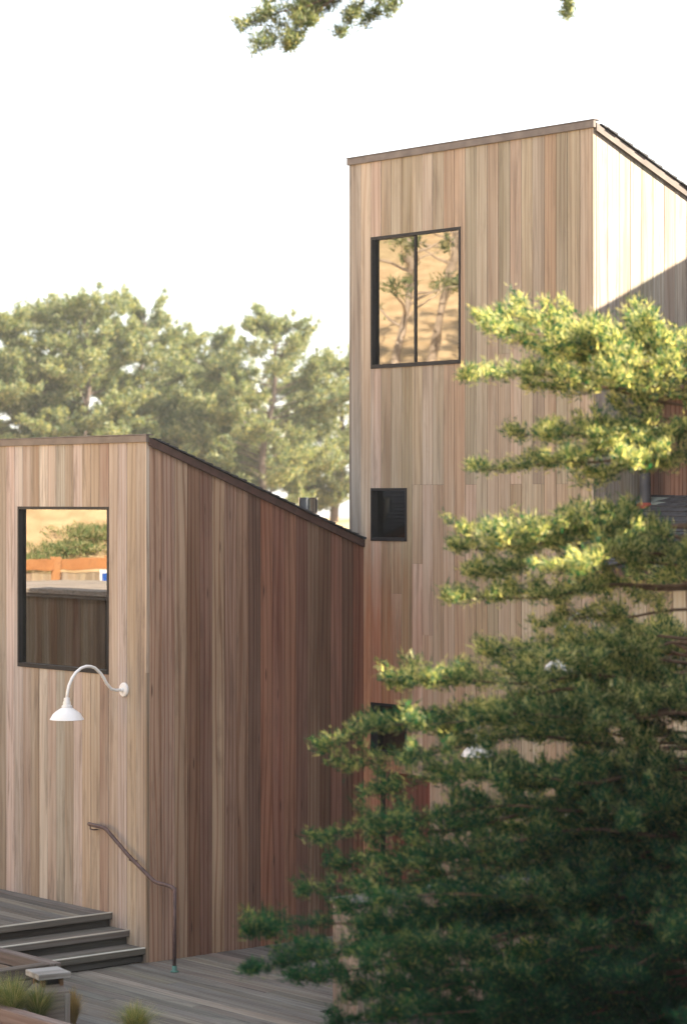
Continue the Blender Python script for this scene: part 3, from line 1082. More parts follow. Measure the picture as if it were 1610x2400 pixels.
# parapet wall at the deck's edge
par = empty('parapet_wall', ORIGIN, ROT, 'low board clad parapet wall with grey cap at the deck edge behind the tree', 'wall')
PX1 = 4.08
PY0 = -0.14
px783, _ = on_front(783, 2240, PY0)
fP = Face('s', PX1)
fQ = Face('f', PY0)
PZ = on_front(838, 2124, PY0)[1]
rndP = random.Random(12)
PC = [(0.38, 0.27, 0.20), (0.34, 0.235, 0.175), (0.42, 0.31, 0.24), (0.30, 0.215, 0.17)]
board_wall(fP, par, M['siding'], edges(PY0 + 0.022, 3.0, 0.14, rndP), lambda u: -1.4, lambda u: PZ, [], lambda i, u, z: rndP.choice(PC), rndP)
board_wall(fQ, par, M['siding'], edges(px783, PX1, 0.14, rndP), lambda u: -1.4, lambda u: PZ, [], lambda i, u, z: rndP.choice([(0.27, 0.18, 0.145), (0.24, 0.165, 0.14), (0.31, 0.22, 0.18)]), rndP)
MB().box(px783, PX1 - 0.01, PY0 + 0.012, 3.0, -1.4, PZ - 0.006).build('core', M['dark'], par)
MB().box(PX1 + 0.0, PX1 + 0.022, PY0 - 0.0225, PY0 + 0.021, -1.4, PZ, 0.003).build('corner_trim', M['siding'], par, (0.40, 0.31, 0.26, 0.4))
MB().box(px783 - 0.02, PX1 + 0.045, PY0 - 0.045, 3.02, PZ + 0.001, PZ + 0.045, 0.005).build('cap', M['timber_y'], par, (0.24, 0.225, 0.215, 0.6))

# roof vent on the low house
yv, zv = on_side(722, 1225, -0.45)
vent = empty('roof_vent', W(-0.45, yv, ztop_side(yv)), ROT, 'small round metal roof vent poking above the sloping roof', 'vent')
zt = on_side(722, 1166, -0.45)[1] - ztop_side(yv)
MB().lathe([(0.085, -0.1), (0.085, zt - 0.20), (0.075, zt - 0.19)], 20).build('pipe', M['vent'], vent, smooth=False)
MB().lathe([(0.122, zt - 0.21), (0.122, zt - 0.012), (0.128, zt - 0.01), (0.128, zt), (0.115, zt), (0.112, zt - 0.2)], 28, close=False).build('cap', M['vent'], vent, smooth=False)
for k in range(6):
    a = k * math.pi / 3 + 0.4
    MB().box(-0.008, 0.008, -0.004, 0.004, zt - 0.19, zt - 0.02).build('louvre', M['vent_dark'], vent).location = (0.126 * math.cos(a), 0.126 * math.sin(a), 0)


# ------------------------------------------------------------------ gooseneck lamps
def gooseneck(loc, label, first=None):
    L = empty('gooseneck_lamp', loc, ROT, label, 'wall lamp', 'white gooseneck wall lamps')
    if first is not None:
        for ch in first.children:
            c = ch.copy(); COL.objects.link(c); c.parent = L
            for g_ in ch.children:
                d = g_.copy(); COL.objects.link(d); d.parent = c
        return L
    prof = [(0.02, 0.0), (0.08, 0.0), (0.139, 0.0), (0.20, 0.02), (0.267, 0.09), (0.31, 0.16), (0.353, 0.215), (0.44, 0.285), (0.50, 0.305), (0.567, 0.31),
            (0.64, 0.29), (0.716, 0.24), (0.77, 0.175), (0.815, 0.09), (0.838, 0.0), (0.845, -0.07)]
    MB().tube([(0, -r, z) for r, z in prof], 0.019, 12).build('arm', M['enamel'], L, smooth=True)
    # wall plate
    v, f = [], []
    seg = 24
    rings = [(0.088, 0.0), (0.088, 0.018), (0.078, 0.03), (0.03, 0.034), (0.028, 0.055)]
    for r, d in rings:
        for k in range(seg):
            a = 2 * math.pi * k / seg
            v.append((r * math.cos(a), -d, r * math.sin(a)))
    for i in range(len(rings) - 1):
        for k in range(seg):
            a, b = i * seg + k, i * seg + (k + 1) % seg
            f.append((a, b, b + seg, a + seg))
    f.append(tuple(range((len(rings) - 1) * seg, len(rings) * seg)))
    mesh_obj('wall_plate', v, f, M['enamel'], L)
    c = (0, -0.845, -0.07)
    MB().lathe([(0.026, 0.015), (0.036, 0.012), (0.040, -0.03), (0.046, -0.033), (0.049, -0.075), (0.062, -0.08), (0.064, -0.10), (0.055, -0.105)], 20, c).build('socket_collar', M['enamel'], L, smooth=False)
    sh_ = MB().lathe([(0.055, -0.098), (0.085, -0.118), (0.135, -0.150), (0.170, -0.182), (0.196, -0.228), (0.203, -0.242), (0.206, -0.243), (0.205, -0.248), (0.197, -0.246),
                      (0.190, -0.23), (0.165, -0.188), (0.13, -0.155), (0.08, -0.124), (0.04, -0.112)], 36, c, close=False).build('shade', M['enamel'], L, smooth=True)
    MB().lathe([(0.02, -0.11), (0.03, -0.14), (0.035, -0.17), (0.02, -0.20), (0.003, -0.205)], 12, c).build('bulb', M['bulb'], sh_, smooth=True)
    return L


x, z = on_front(292, 1617, -0.024)
lamp1 = gooseneck(W(x, -0.024, z), 'white gooseneck barn lamp below the large window of the low house')
x, z = on_front(1240, 1700, TY - 0.024)
gooseneck(W(x, TY - 0.024, z), 'white gooseneck lamp on the tower wall, its shade showing through the tree', lamp1)
x, z = on_front(1438, 1500, 3.05 - 0.024)
gooseneck(W(x, 3.05 - 0.024, z), 'white gooseneck lamp half hidden by branches, highest of the lamps behind the tree', lamp1)
x, z = on_front(1455, 1878, 3.05 - 0.024)
gooseneck(W(x, 3.05 - 0.024, z), 'white gooseneck lamp almost buried in dark foliage, right of the tower lamp', lamp1)

# ------------------------------------------------------------------ planter, bollard, timbers
pl = empty('timber_planter', W(1.0, -2.02, 0), ROT, 'weathered timber planter with lapped corner beside the steps', 'planter')
rndG = random.Random(3)
BC = (0.16, 0.125, 0.115)
for k, z in enumerate((0.40, 0.25)):
    MB().box(-4.0, 0.16, -0.14, 0.0, z - 0.14, z, 0.008).build('beam', M['timber_x'], pl, (*jit(BC, 0.1, rndG), rndG.random()))
    MB().box(0.0, 0.14, -2.6, -0.142, z - 0.142, z - 0.004, 0.008).build('beam', M['timber_y'], pl, (*jit(BC, 0.1, rndG), rndG.random()))
MB().box(-4.0, 0.16, -0.14, 0.0, -0.5, 0.108, 0.004).build('beam', M['timber_x'], pl, (*jit(BC, 0.1, rndG), rndG.random()))
MB().box(0.0, 0.14, -2.6, -0.142, -0.5, 0.106, 0.004).build('beam', M['timber_y'], pl, (*jit(BC, 0.1, rndG), rndG.random()))
soil = plain('planter_soil', (0.05, 0.04, 0.03), 0.95, 0, 0.4, 8)
MB().box(-4.0, 0.0, -2.6, -0.145, -0.4, 0.2).build('soil', soil, pl)

bp_ = at(113, 2276, 25.9)
bol = empty('bollard_light', (bp_.x, bp_.y, 0.0), ROT - R(11), 'square wooden bollard light with overhanging slab cap at bottom left', 'bollard')
zc = bp_.z
tcol = (0.26, 0.23, 0.215)
MB().box(-0.178, 0.178, -0.178, 0.178, zc - 0.062, zc, 0.006).build('cap', M['timber_y'], bol, (0.34, 0.315, 0.31, 0.3))
for sx in (-1, 1):
    for sy in (-1, 1):
        MB().box(-0.02, 0.02, -0.02, 0.02, zc - 0.16, zc - 0.062, 0.003).build('spacer', M['timber_y'], bol, (0.22, 0.13, 0.08, 0.5)).location = (sx * 0.10, sy * 0.10, 0)
MB().box(-0.085, 0.085, -0.085, 0.085, zc - 0.19, zc - 0.063).build('lamp_core', M['vent_dark'], bol)
# sloping shoulder
v = []
for r, z in ((0.165, zc - 0.7), (0.165, zc - 0.20), (0.15, zc - 0.19), (0.11, zc - 0.13)):
    v += [(-r, -r, z), (r, -r, z), (r, r, z), (-r, r, z)]
f = []
for r in range(3):
    for k in range(4):
        a, b = r * 4 + k, r * 4 + (k + 1) % 4
        f.append((a, b, b + 4, a + 4))
f += [(3, 2, 1, 0), (12, 13, 14, 15)]
mesh_obj('shoulder', v, f, M['timber_y'], bol, (0.26, 0.215, 0.195, 0.8))
for sx in (-1, 1):
    for sy in (-1, 1):
        MB().box(-0.03, 0.03, -0.03, 0.03, -0.9, zc - 0.225, 0.004).build('corner_post', M['siding'], bol, (0.27, 0.235, 0.22, 0.1 + 0.2 * sx + 0.1 * sy)).location = (sx * 0.142, sy * 0.142, 0)

p = at(60, 2376, 25.1)
s_ = to_site(p)
rt = empty('retaining_timber', W(s_.x, s_.y, 0), ROT, 'long weathered timber edging the grass bed at bottom left corner', 'timber')
MB().box(-3.0, 0.75, -0.07, 0.07, s_.z - 0.15, s_.z, 0.008).build('beam', M['timber_x'], rt, (0.24, 0.17, 0.155, 0.33))
MB().box(-3.0, 0.75, -0.066, 0.066, s_.z - 0.6, s_.z - 0.153, 0.008).build('beam', M['timber_x'], rt, (0.19, 0.13, 0.12, 0.83))
bed = empty('bed_soil', (0, 0, 0), 0)
bpy.data.objects.remove(bed)


# ------------------------------------------------------------------ bunch grass
def bunch(px, py, Y, n, h, spread, mat, label, seed):
    rg = np.random.default_rng(seed)
    base = at(px, py, Y)
    V, F = [], []
    for i in range(n):
        a = rg.uniform(0, 2 * math.pi)
        r0 = rg.uniform(0, 0.4) ** 0.7 * spread * 0.5
        lean = rg.uniform(0.1, 1.0)
        hh = h * rg.uniform(0.55, 1.1)
        wv_ = rg.uniform(0.0018, 0.0035)
        d = np.array([math.cos(a), math.sin(a), 0])
        t = np.array([-math.sin(a), math.cos(a), 0])
        b0 = d * r0 * 0.5
        k0 = len(V)
        for s in range(5):
            q_ = s / 4
            c = b0 + d * (spread * lean * q_ ** 1.9) + np.array([0, 0, hh * (q_ - 0.33 * lean * q_ ** 2.4)])
            wd = wv_ * (1 - q_ * 0.85)
            V += [c - t * wd, c + t * wd]
        for s in range(4):
            F.append((k0 + 2 * s, k0 + 2 * s + 1, k0 + 2 * s + 3, k0 + 2 * s + 2))
    o = np_mesh('bunch_grass', np.array(V), np.array(F), mat)
    o.location = base
    tag(o, label, 'grass clump', 'bunch grass clumps')
    return o


bunch(30, 2400, 25.55, 1700, 0.52, 0.38, M['grass'], 'large green bunch grass clump left of the bollard light', 1)
bunch(88, 2405, 25.6, 1300, 0.46, 0.34, M['grass'], 'green bunch grass leaning against the front of the bollard light', 2)
bunch(-20, 2395, 25.7, 1200, 0.5, 0.36, M['grass'], 'green bunch grass clump cut by the left edge', 3)
bunch(172, 2408, 26.2, 700, 0.42, 0.18, M['grass_dry'], 'dry tan bunch grass clump just right of the bollard light', 4)
bunch(318, 2440, 24.6, 1400, 0.40, 0.32, M['grass'], 'green bunch grass clump on the deck edge at the bottom', 5)


# ------------------------------------------------------------------ cypress trees
def foliage(P, D, S, k, width, rg, spread=0.42, cone=0.6):
    Pk = np.repeat(P, k, 0); Dk = np.repeat(D, k, 0); Sk = np.repeat(S, k)[:, None]
    d = Dk + rg.normal(0, cone, Pk.shape)
    d /= np.linalg.norm(d, axis=1, keepdims=True) + 1e-9
    b = Pk + rg.normal(0, spread, Pk.shape) * Sk
    L = Sk * rg.uniform(0.55, 1.2, (len(Pk), 1))
    s = np.cross(d, rg.normal(0, 1, Pk.shape))
    s /= np.linalg.norm(s, axis=1, keepdims=True) + 1e-9
    w = L * width
    V = np.stack([b + s * w, b - s * w, b + d * L], 1).reshape(-1, 3)
    F = np.arange(len(V)).reshape(-1, 3)
    return V, F


def limb_curve(p0, p1, lift, rg, n=14, wob=0.05):
    p0, p1 = np.array(p0), np.array(p1)
    t = np.linspace(0, 1, n)[:, None]
    L = np.linalg.norm(p1 - p0)
    c = p0 * 0.5 + p1 * 0.5 + np.array([0, 0, lift * L]) + rg.normal(0, wob * L, 3)
    pts = p0 * (1 - t) ** 2 + c * 2 * t * (1 - t) + p1 * t * t
    ph = rg.uniform(0, 6, 3)
    pts = pts + 0.018 * L * np.sin(t * 9 + ph) * np.sin(t * math.pi)
    return pts


def limb_puffs(pts, spacing, Lmax, step, rg, s0=0.2, up=0.25, taper=0.7, tipmin=0.18, fwd=0.7, puffup=0.55, jitter=0.03, upsig=0.22):
    n = len(pts)
    L = np.linalg.norm(np.diff(pts, axis=0), axis=1).sum()
    m = max(4, int(L * (1 - s0) / spacing))
    s = rg.uniform(s0, 1.0, m)
    s[:max(2, m // 12)] = 1.0
    f = s * (n - 1)
    i = np.clip(f.astype(int), 0, n - 2)
    fr = (f - i)[:, None]
    base = pts[i] * (1 - fr) + pts[i + 1] * fr
    tan = pts[i + 1] - pts[i]
    tan /= np.linalg.norm(tan, axis=1, keepdims=True) + 1e-9
    side = np.stack([-tan[:, 1], tan[:, 0], np.zeros(m)], 1)
    side /= np.linalg.norm(side, axis=1, keepdims=True) + 1e-9
    sg = rg.choice([-1, 1], m)[:, None] * rg.uniform(0.15, 1.0, (m, 1))
    d = tan * fwd * rg.uniform(0.5, 1.3, (m, 1)) + side * sg + np.array([0, 0, 1]) * rg.normal(up, upsig, (m, 1))
    d /= np.linalg.norm(d, axis=1, keepdims=True)
    prof = tipmin + (1 - tipmin) * np.clip((1 - s) / (1 - s0), 0, 1) ** taper
    prof *= np.clip((s - s0 * 0.4) / 0.25, 0.35, 1)
    tl = Lmax * prof * rg.uniform(0.5, 1.15, m)
    cnt = np.maximum(2, (tl / step).astype(int))
    idx = np.repeat(np.arange(m), cnt)
    qv = np.concatenate([(np.arange(c) + 0.6) / c for c in cnt])
    qv = np.clip(qv + rg.normal(0, 0.05, len(qv)), 0.02, 1.05)
    B, Dd, T = base[idx], d[idx], tl[idx]
    P = B + Dd * (T * qv)[:, None] + np.array([0, 0, 1]) * (0.12 * T * qv ** 2)[:, None]
    P = P + rg.normal(0, jitter, P.shape)
    D = Dd * 0.8 + np.array([0, 0, puffup])
    D /= np.linalg.norm(D, axis=1, keepdims=True)
    tw = (base, base + d * (tl * 0.9)[:, None] + np.array([0, 0, 1]) * (0.1 * tl)[:, None])
    return P, D, tw


def sprays(c, Lmax, per_m, rg, s0, up):
    """sub-branches along a limb: feathery, upswept, with gaps between them"""
    n = len(c)
    L = np.linalg.norm(np.diff(c, axis=0), axis=1).sum()
    m = max(3, int(L * per_m))
    out = []
    for q_ in np.concatenate([np.sort(rg.uniform(s0, 0.97, m)), [0.99, 0.98]]):
        f = q_ * (n - 1)
        i = min(int(f), n - 2)
        b = c[i] + (c[i + 1] - c[i]) * (f - i)
        t = c[i + 1] - c[i]
        t = t / (np.linalg.norm(t) + 1e-9)
        sd = np.array([-t[1], t[0], 0.0]) * rg.choice([-1, 1]) * rg.uniform(0.1, 1.0)
        d = t * rg.uniform(0.45, 1.0) + sd + np.array([0, 0, rg.normal(up, 0.16)])
        d /= np.linalg.norm(d)
        ln = Lmax * (0.35 + 0.65 * (1 - q_) ** 0.6) * rg.uniform(0.45, 1.25)
        k = np.linspace(0, 1, 7)[:, None]
        curve = b + d * ln * k + np.array([0, 0, 1.0]) * (ln * rg.uniform(0.0, 0.30)) * k ** 2.2 - np.array([0, 0, 1.0]) * ln * 0.10 * np.sin(k * math.pi)
        curve = curve + rg.normal(0, 0.012 * ln, curve.shape)
        out.append(curve)
    return out


def twig_mesh(a, b, r0, r1):
    d = b - a
    d /= np.linalg.norm(d, axis=1, keepdims=True) + 1e-9
    u = np.cross(d, np.array([0.3, 0.2, 1.0])); u /= np.linalg.norm(u, axis=1, keepdims=True) + 1e-9
    w = np.cross(d, u)
    ring = [u, -0.5 * u + 0.866 * w, -0.5 * u - 0.866 * w]
    V = np.stack([a + r * r0 for r in ring] + [b + r * r1 for r in ring], 1)
    n = len(a)
    o = (np.arange(n) * 6)[:, None]
    F = np.concatenate([o + np.array([[0, 1, 4, 3]]), o + np.array([[1, 2, 5, 4]]), o + np.array([[2, 0, 3, 5]])], 0)
    return V.reshape(-1, 3), F


def cypress(name, label, group, base, trunk_pts, trunk_r, limbs, seed, puff, blades, bwidth, spacing, step, fol, bark, cat='tree', limb_r=0.03, puffup=0.55, jitter=0.03, twigs=True, up=0.25, upsig=0.22, per_m=0, tuft=0.12, sup=0.14):
    """limbs: list of (p0, p1, lift, Lmax, s0) in world coordinates"""
    rg = np.random.default_rng(seed)
    root = empty(name, base, 0, label, cat, group)
    b0 = np.array(base)
    tp = np.array(trunk_pts) - b0
    nT = len(tp)
    tr = MB().tube([tuple(p) for p in tp], [trunk_r * (1 - 0.8 * i / (nT - 1)) for i in range(nT)], 10).build('trunk', bark, root, smooth=True)
    Ps, Ds, TA, TBv = [], [], [], []
    for (p0, p1, lift, Lmax, s0) in limbs:
        c = limb_curve(np.array(p0) - b0, np.array(p1) - b0, lift, rg)
        L = np.linalg.norm(c[-1] - c[0])
        r = limb_r * (0.6 + 0.25 * L) if limb_r < 0.05 else limb_r
        MB().tube([tuple(p) for p in c], [r * (1 - 0.85 * k / 13) for k in range(14)], 6, cap=False).build('branch', bark, tr, smooth=True)
        if per_m:
            subs = sprays(c, Lmax, per_m, rg, s0, sup)
            subs.append(c[int(len(c) * max(s0, 0.35)):])
            for sc_ in subs:
                P, D, tw = limb_puffs(sc_, spacing, tuft, step, rg, s0=0.12, puffup=puffup, jitter=jitter, up=up, upsig=upsig, tipmin=0.45, fwd=1.1)
                Ps.append(P); Ds.append(D)
                TA.append(sc_[:-1]); TBv.append(sc_[1:])
        else:
            P, D, tw = limb_puffs(c, spacing, Lmax, step, rg, s0=s0, puffup=puffup, jitter=jitter, up=up, upsig=upsig)
            Ps.append(P); Ds.append(D); TA.append(tw[0]); TBv.append(tw[1])
    P = np.concatenate(Ps); D = np.concatenate(Ds)
    S = puff * rg.uniform(0.7, 1.3, len(P))
    V, F = foliage(P, D, S, blades, bwidth, rg)
    cr = np_mesh('crown', V, F, fol, root)
    if twigs:
        V, F = twig_mesh(np.concatenate(TA), np.concatenate(TBv), puff * 0.10, puff * 0.04)
        t = np_mesh('twigs', V, F, M['twig'], root)
        t['kind'] = 'stuff'
    return root, len(F)


# --- near cypress in front of the tower
rg = np.random.default_rng(77)
TRX, TRY = at(1665, 1200, 18.8).x, 18.8


def trunk_at(z):
    t = z / 7.6
    return np.array([TRX + 0.10 * math.sin(z * 0.9), TRY + 0.08 * math.cos(z * 1.3), z])


limbs = []


def limb_to(px, py, Y, pyb, lift=0.03, Lmax=0.5, s0=0.15):
    tip = at(px, py, Y)
    zb = CAM_Z - (pyb - 1170) / FPX * TRY
    limbs.append((trunk_at(zb), tuple(tip), lift, Lmax, s0))


# upper, sparse tiers
limb_to(1165, 765, 18.1, 905, 0.06, 0.55, 0.12)
limb_to(1205, 742, 18.5, 880, 0.05, 0.40, 0.2)
limb_to(1330, 800, 18.1, 880, 0.05, 0.5, 0.1)
limb_to(1380, 840, 18.7, 905, 0.04, 0.5, 0.1)
limb_to(1530, 770, 18.4, 860, 0.03, 0.45, 0.1)
limb_to(1470, 840, 17.9, 900, 0.03, 0.5, 0.1)
limb_to(1300, 1020, 18.3, 1000, 0.03, 0.40, 0.15)
limb_to(1420, 1020, 18.2, 1000, 0.03, 0.45, 0.1)
limb_to(1420, 1120, 18.4, 1060, 0.02, 0.42, 0.1)
limb_to(1300, 1250, 18.2, 1240, 0.03, 0.55, 0.1)
limb_to(1400, 1235, 18.6, 1230, 0.03, 0.5, 0.1)
limb_to(1230, 800, 18.4, 900, 0.05, 0.50, 0.1)
limb_to(1095, 885, 17.8, 935, 0.00, 0.20, 0.35)
limb_to(1300, 850, 18.9, 915, 0.04, 0.35, 0.1)
limb_to(1420, 790, 18.2, 880, 0.03, 0.38, 0.1)
limb_to(1500, 780, 19.1, 850, 0.02, 0.35, 0.1)
limb_to(1250, 905, 18.5, 960, 0.03, 0.26, 0.2)
limb_to(1440, 880, 17.7, 940, 0.0, 0.34, 0.1)
limb_to(1120, 1100, 18.2, 1010, 0.03, 0.14, 0.45)
limb_to(1215, 1020, 18.6, 1010, 0.03, 0.20, 0.35)
limb_to(1330, 1070, 18.0, 1020, 0.03, 0.42, 0.15)
limb_to(1390, 1110, 18.8, 1060, 0.02, 0.34, 0.1)
limb_to(1480, 1080, 17.6, 1010, 0.0, 0.34, 0.1)
# bright middle tiers
limb_to(1090, 1240, 18.0, 1235, 0.03, 0.30, 0.2)
limb_to(1075, 1285, 18.3, 1300, 0.04, 0.22, 0.3)
limb_to(1180, 1265, 17.6, 1270, 0.02, 0.42, 0.1)
limb_to(1240, 1290, 18.9, 1260, 0.02, 0.45, 0.1)
limb_to(1150, 1345, 18.2, 1330, 0.03, 0.42, 0.15)
limb_to(1060, 1405, 17.9, 1370, 0.02, 0.22, 0.25)
limb_to(1200, 1390, 18.6, 1380, 0.02, 0.40, 0.1)
limb_to(1330, 1330, 17.4, 1300, 0.0, 0.5, 0.1)
limb_to(1420, 1290, 18.0, 1250, 0.0, 0.5, 0.1)
limb_to(1290, 1460, 18.4, 1430, 0.02, 0.36, 0.15)
limb_to(1150, 1535, 18.1, 1500, 0.03, 0.28, 0.25)
limb_to(1290, 1540, 17.6, 1510, 0.02, 0.45, 0.1)
# dark lower tiers
limb_to(930, 1600, 18.0, 1580, 0.05, 0.40, 0.25)
limb_to(1010, 1590, 17.5, 1600, 0.03, 0.42, 0.15)
limb_to(765, 1745, 17.8, 1640, 0.09, 0.16, 0.45)
limb_to(880, 1700, 18.3, 1650, 0.04, 0.34, 0.25)
limb_to(990, 1700, 17.3, 1680, 0.03, 0.50, 0.15)
limb_to(830, 1795, 17.9, 1760, 0.04, 0.36, 0.2)
limb_to(900, 1850, 18.5, 1800, 0.03, 0.42, 0.15)
limb_to(1020, 1800, 17.1, 1790, 0.02, 0.5, 0.12)
limb_to(750, 1965, 17.8, 1880, 0.05, 0.40, 0.2)
limb_to(880, 1930, 17.2, 1880, 0.03, 0.5, 0.15)
limb_to(800, 2030, 18.3, 1950, 0.03, 0.42, 0.2)
limb_to(720, 2090, 17.6, 1990, 0.05, 0.36, 0.25)
limb_to(900, 2110, 17.0, 2040, 0.03, 0.52, 0.12)
limb_to(590, 2185, 17.5, 2070, 0.06, 0.34, 0.3)
limb_to(600, 2270, 17.7, 2110, 0.08, 0.28, 0.35)
limb_to(720, 2230, 17.2, 2120, 0.05, 0.46, 0.2)
limb_to(870, 2230, 16.8, 2150, 0.03, 0.52, 0.12)
limb_to(700, 2290, 18.2, 2190, 0.04, 0.40, 0.25)
limb_to(800, 2400, 17.4, 2260, 0.04, 0.50, 0.15)
limb_to(950, 2350, 17.0, 2250, 0.03, 0.55, 0.1)
limb_to(1020, 2450, 17.5, 2330, 0.03, 0.55, 0.1)
limb_to(880, 2170, 17.6, 2090, 0.03, 0.50, 0.2)
limb_to(960, 2240, 17.2, 2150, 0.03, 0.55, 0.2)
limb_to(840, 2330, 17.5, 2230, 0.03, 0.50, 0.25)
limb_to(900, 2390, 17.1, 2290, 0.03, 0.55, 0.2)
limb_to(1000, 2160, 17.9, 2080, 0.03, 0.52, 0.2)
limb_to(820, 2130, 18.0, 2030, 0.04, 0.42, 0.3)
limb_to(940, 2030, 17.4, 1960, 0.03, 0.5, 0.2)
# fill towards the viewer, behind and to the right
for k in range(170):
    z = 0.9 + 3.6 * (k + rg.uniform(0, 1)) / 170
    env = 1.35 + (4.9 - z) * 0.42
    az = rg.uniform(0, 2 * math.pi)
    L = env * rg.uniform(0.6, 1.0)
    d = np.array([math.cos(az), math.sin(az), 0])
    if d[0] < 0:
        L *= 0.9
    p0 = trunk_at(z)
    p1 = p0 + d * L + np.array([0, 0, rg.uniform(-0.25, 0.12)])
    limbs.append((p0, p1, 0.03, 0.52, 0.1))
for k in range(16):
    z = 4.9 + 2.1 * (k + 0.5) / 16
    if 5.25 < z < 5.95: continue
    az = rg.uniform(-1.9, 1.9)
    L = rg.uniform(0.7, 1.3) * (1 if abs(az) < 1.3 else 0.8)
    p0 = trunk_at(z)
    p1 = p0 + np.array([math.cos(az) * L, math.sin(az) * L, rg.uniform(-0.1, 0.2)])
    limbs.append((p0, p1, 0.03, 0.36, 0.1))
gz0 = float(ground_z(TRX, TRY))
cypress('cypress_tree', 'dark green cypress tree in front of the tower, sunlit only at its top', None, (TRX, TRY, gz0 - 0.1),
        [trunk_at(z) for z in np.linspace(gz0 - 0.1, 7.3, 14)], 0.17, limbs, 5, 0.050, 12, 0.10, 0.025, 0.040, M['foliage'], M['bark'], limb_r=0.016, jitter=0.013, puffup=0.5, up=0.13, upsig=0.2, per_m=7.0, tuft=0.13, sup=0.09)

# --- bough reaching in from above
b0 = np.array([5.6, 23.5, float(ground_z(5.6, 23.5)) - 0.1])
knee = np.array(at(1500, -260, 20.9))
tipA = np.array(at(800, -20, 20.4))
tr_pts = [b0, b0 + [0.1, 0, 3], b0 + [-0.1, -0.2, 6.5], b0 + [-0.4, -0.6, 9.4], (b0 + [-1.0, -1.4, 10.6]), knee + [0.6, 0.5, 0.2]]
al = [(knee + [0.6, 0.5, 0.2], tipA, 0.10, 0.25, 0.55),
      (at(800, -15, 20.4), at(585, 52, 20.3), 0.02, 0.24, 0.05), (at(790, -10, 20.4), at(625, 106, 20.2), -0.10, 0.24, 0.1), (at(770, -10, 20.4), at(690, 100, 20.4), 0.0, 0.26, 0.1),
      (at(820, -20, 20.4), at(650, -10, 20.5), 0.02, 0.28, 0.05), (at(830, -20, 20.4), at(720, 40, 20.6), 0.02, 0.26, 0.1),
      (at(880, -40, 20.5), at(805, 70, 20.5), 0.05, 0.16, 0.3), (at(920, -50, 20.5), at(870, 38, 20.6), 0.05, 0.18, 0.2), (at(950, -60, 20.5), at(922, 15, 20.6), 0.05, 0.14, 0.3),
      (at(1340, -90, 20.7), at(1333, 26, 20.7), 0.0, 0.025, 0.5)]
for k in range(26):
    z = 8.5 + k * 0.16
    az = rg.uniform(-1.2, 1.9)
    p0 = b0 + np.array([-0.3, -0.5, z + 0.75])
    al.append((p0, p0 + np.array([math.cos(az), math.sin(az), 0.1]) * rg.uniform(1.0, 2.4), 0.05, 0.5, 0.2))
cypress('overhanging_cypress', 'cypress bough hanging into the top of the picture from above', None, tuple(b0), tr_pts, 0.22, al, 15, 0.05, 10, 0.12, 0.022, 0.036, M['foliage_far'], M['bark'], limb_r=0.016, jitter=0.016, per_m=15, tuft=0.10, sup=0.05)

# --- unseen trees added out of the frame to shade the knoll and court
gr_first = None
for k, (gx, gy, lab) in enumerate([(13.0, 9.0, 'unseen shade cypress added beyond the right edge, nearest the lodge'), (12.0, 2.0, 'unseen shade cypress added beyond the right edge, level with the viewer'), (14.0, -6.0, 'unseen shade cypress added behind the viewer on the right'), (7.5, 5.0, 'unseen shade cypress added close on the right of the viewer'), (6.0, -5.5, 'unseen shade cypress added close behind the viewer on the right'), (-1.5, -10.0, 'unseen shade cypress added straight behind the viewer')]):
    gz = float(ground_z(gx, gy))
    if gr_first is None:
        rgk = np.random.default_rng(91)
        lb = []
        for j in range(60):
            z = gz + 2.5 + 9 * j / 60
            az = rgk.uniform(0, 2 * math.pi)
            L = rgk.uniform(1.5, 4.2) * (1 - 0.5 * j / 60)
            lb.append((np.array([gx, gy, z - 0.4]), np.array([gx + math.cos(az) * L, gy + math.sin(az) * L, z]), 0.05, 1.3, 0.25))
        gr_first, _n = cypress('shade_cypress', lab, 'added shade trees out of view', (gx, gy, gz - 0.2), [np.array([gx, gy, z]) for z in np.linspace(gz - 0.2, gz + 11.5, 8)], 0.3, lb, 92,
                               0.5, 5, 0.22, 0.16, 0.32, M['foliage_far'], M['bark_far'], limb_r=0.03, puffup=0.3, jitter=0.1, twigs=False)
    else:
        o = gr_first.copy(); COL.objects.link(o); o.location = (gx, gy, gz - 0.2); o['label'] = lab
        for ch in gr_first.children:
            c = ch.copy(); COL.objects.link(c); c.parent = o
            for g_ in ch.children:
                d = g_.copy(); COL.objects.link(d); d.parent = c

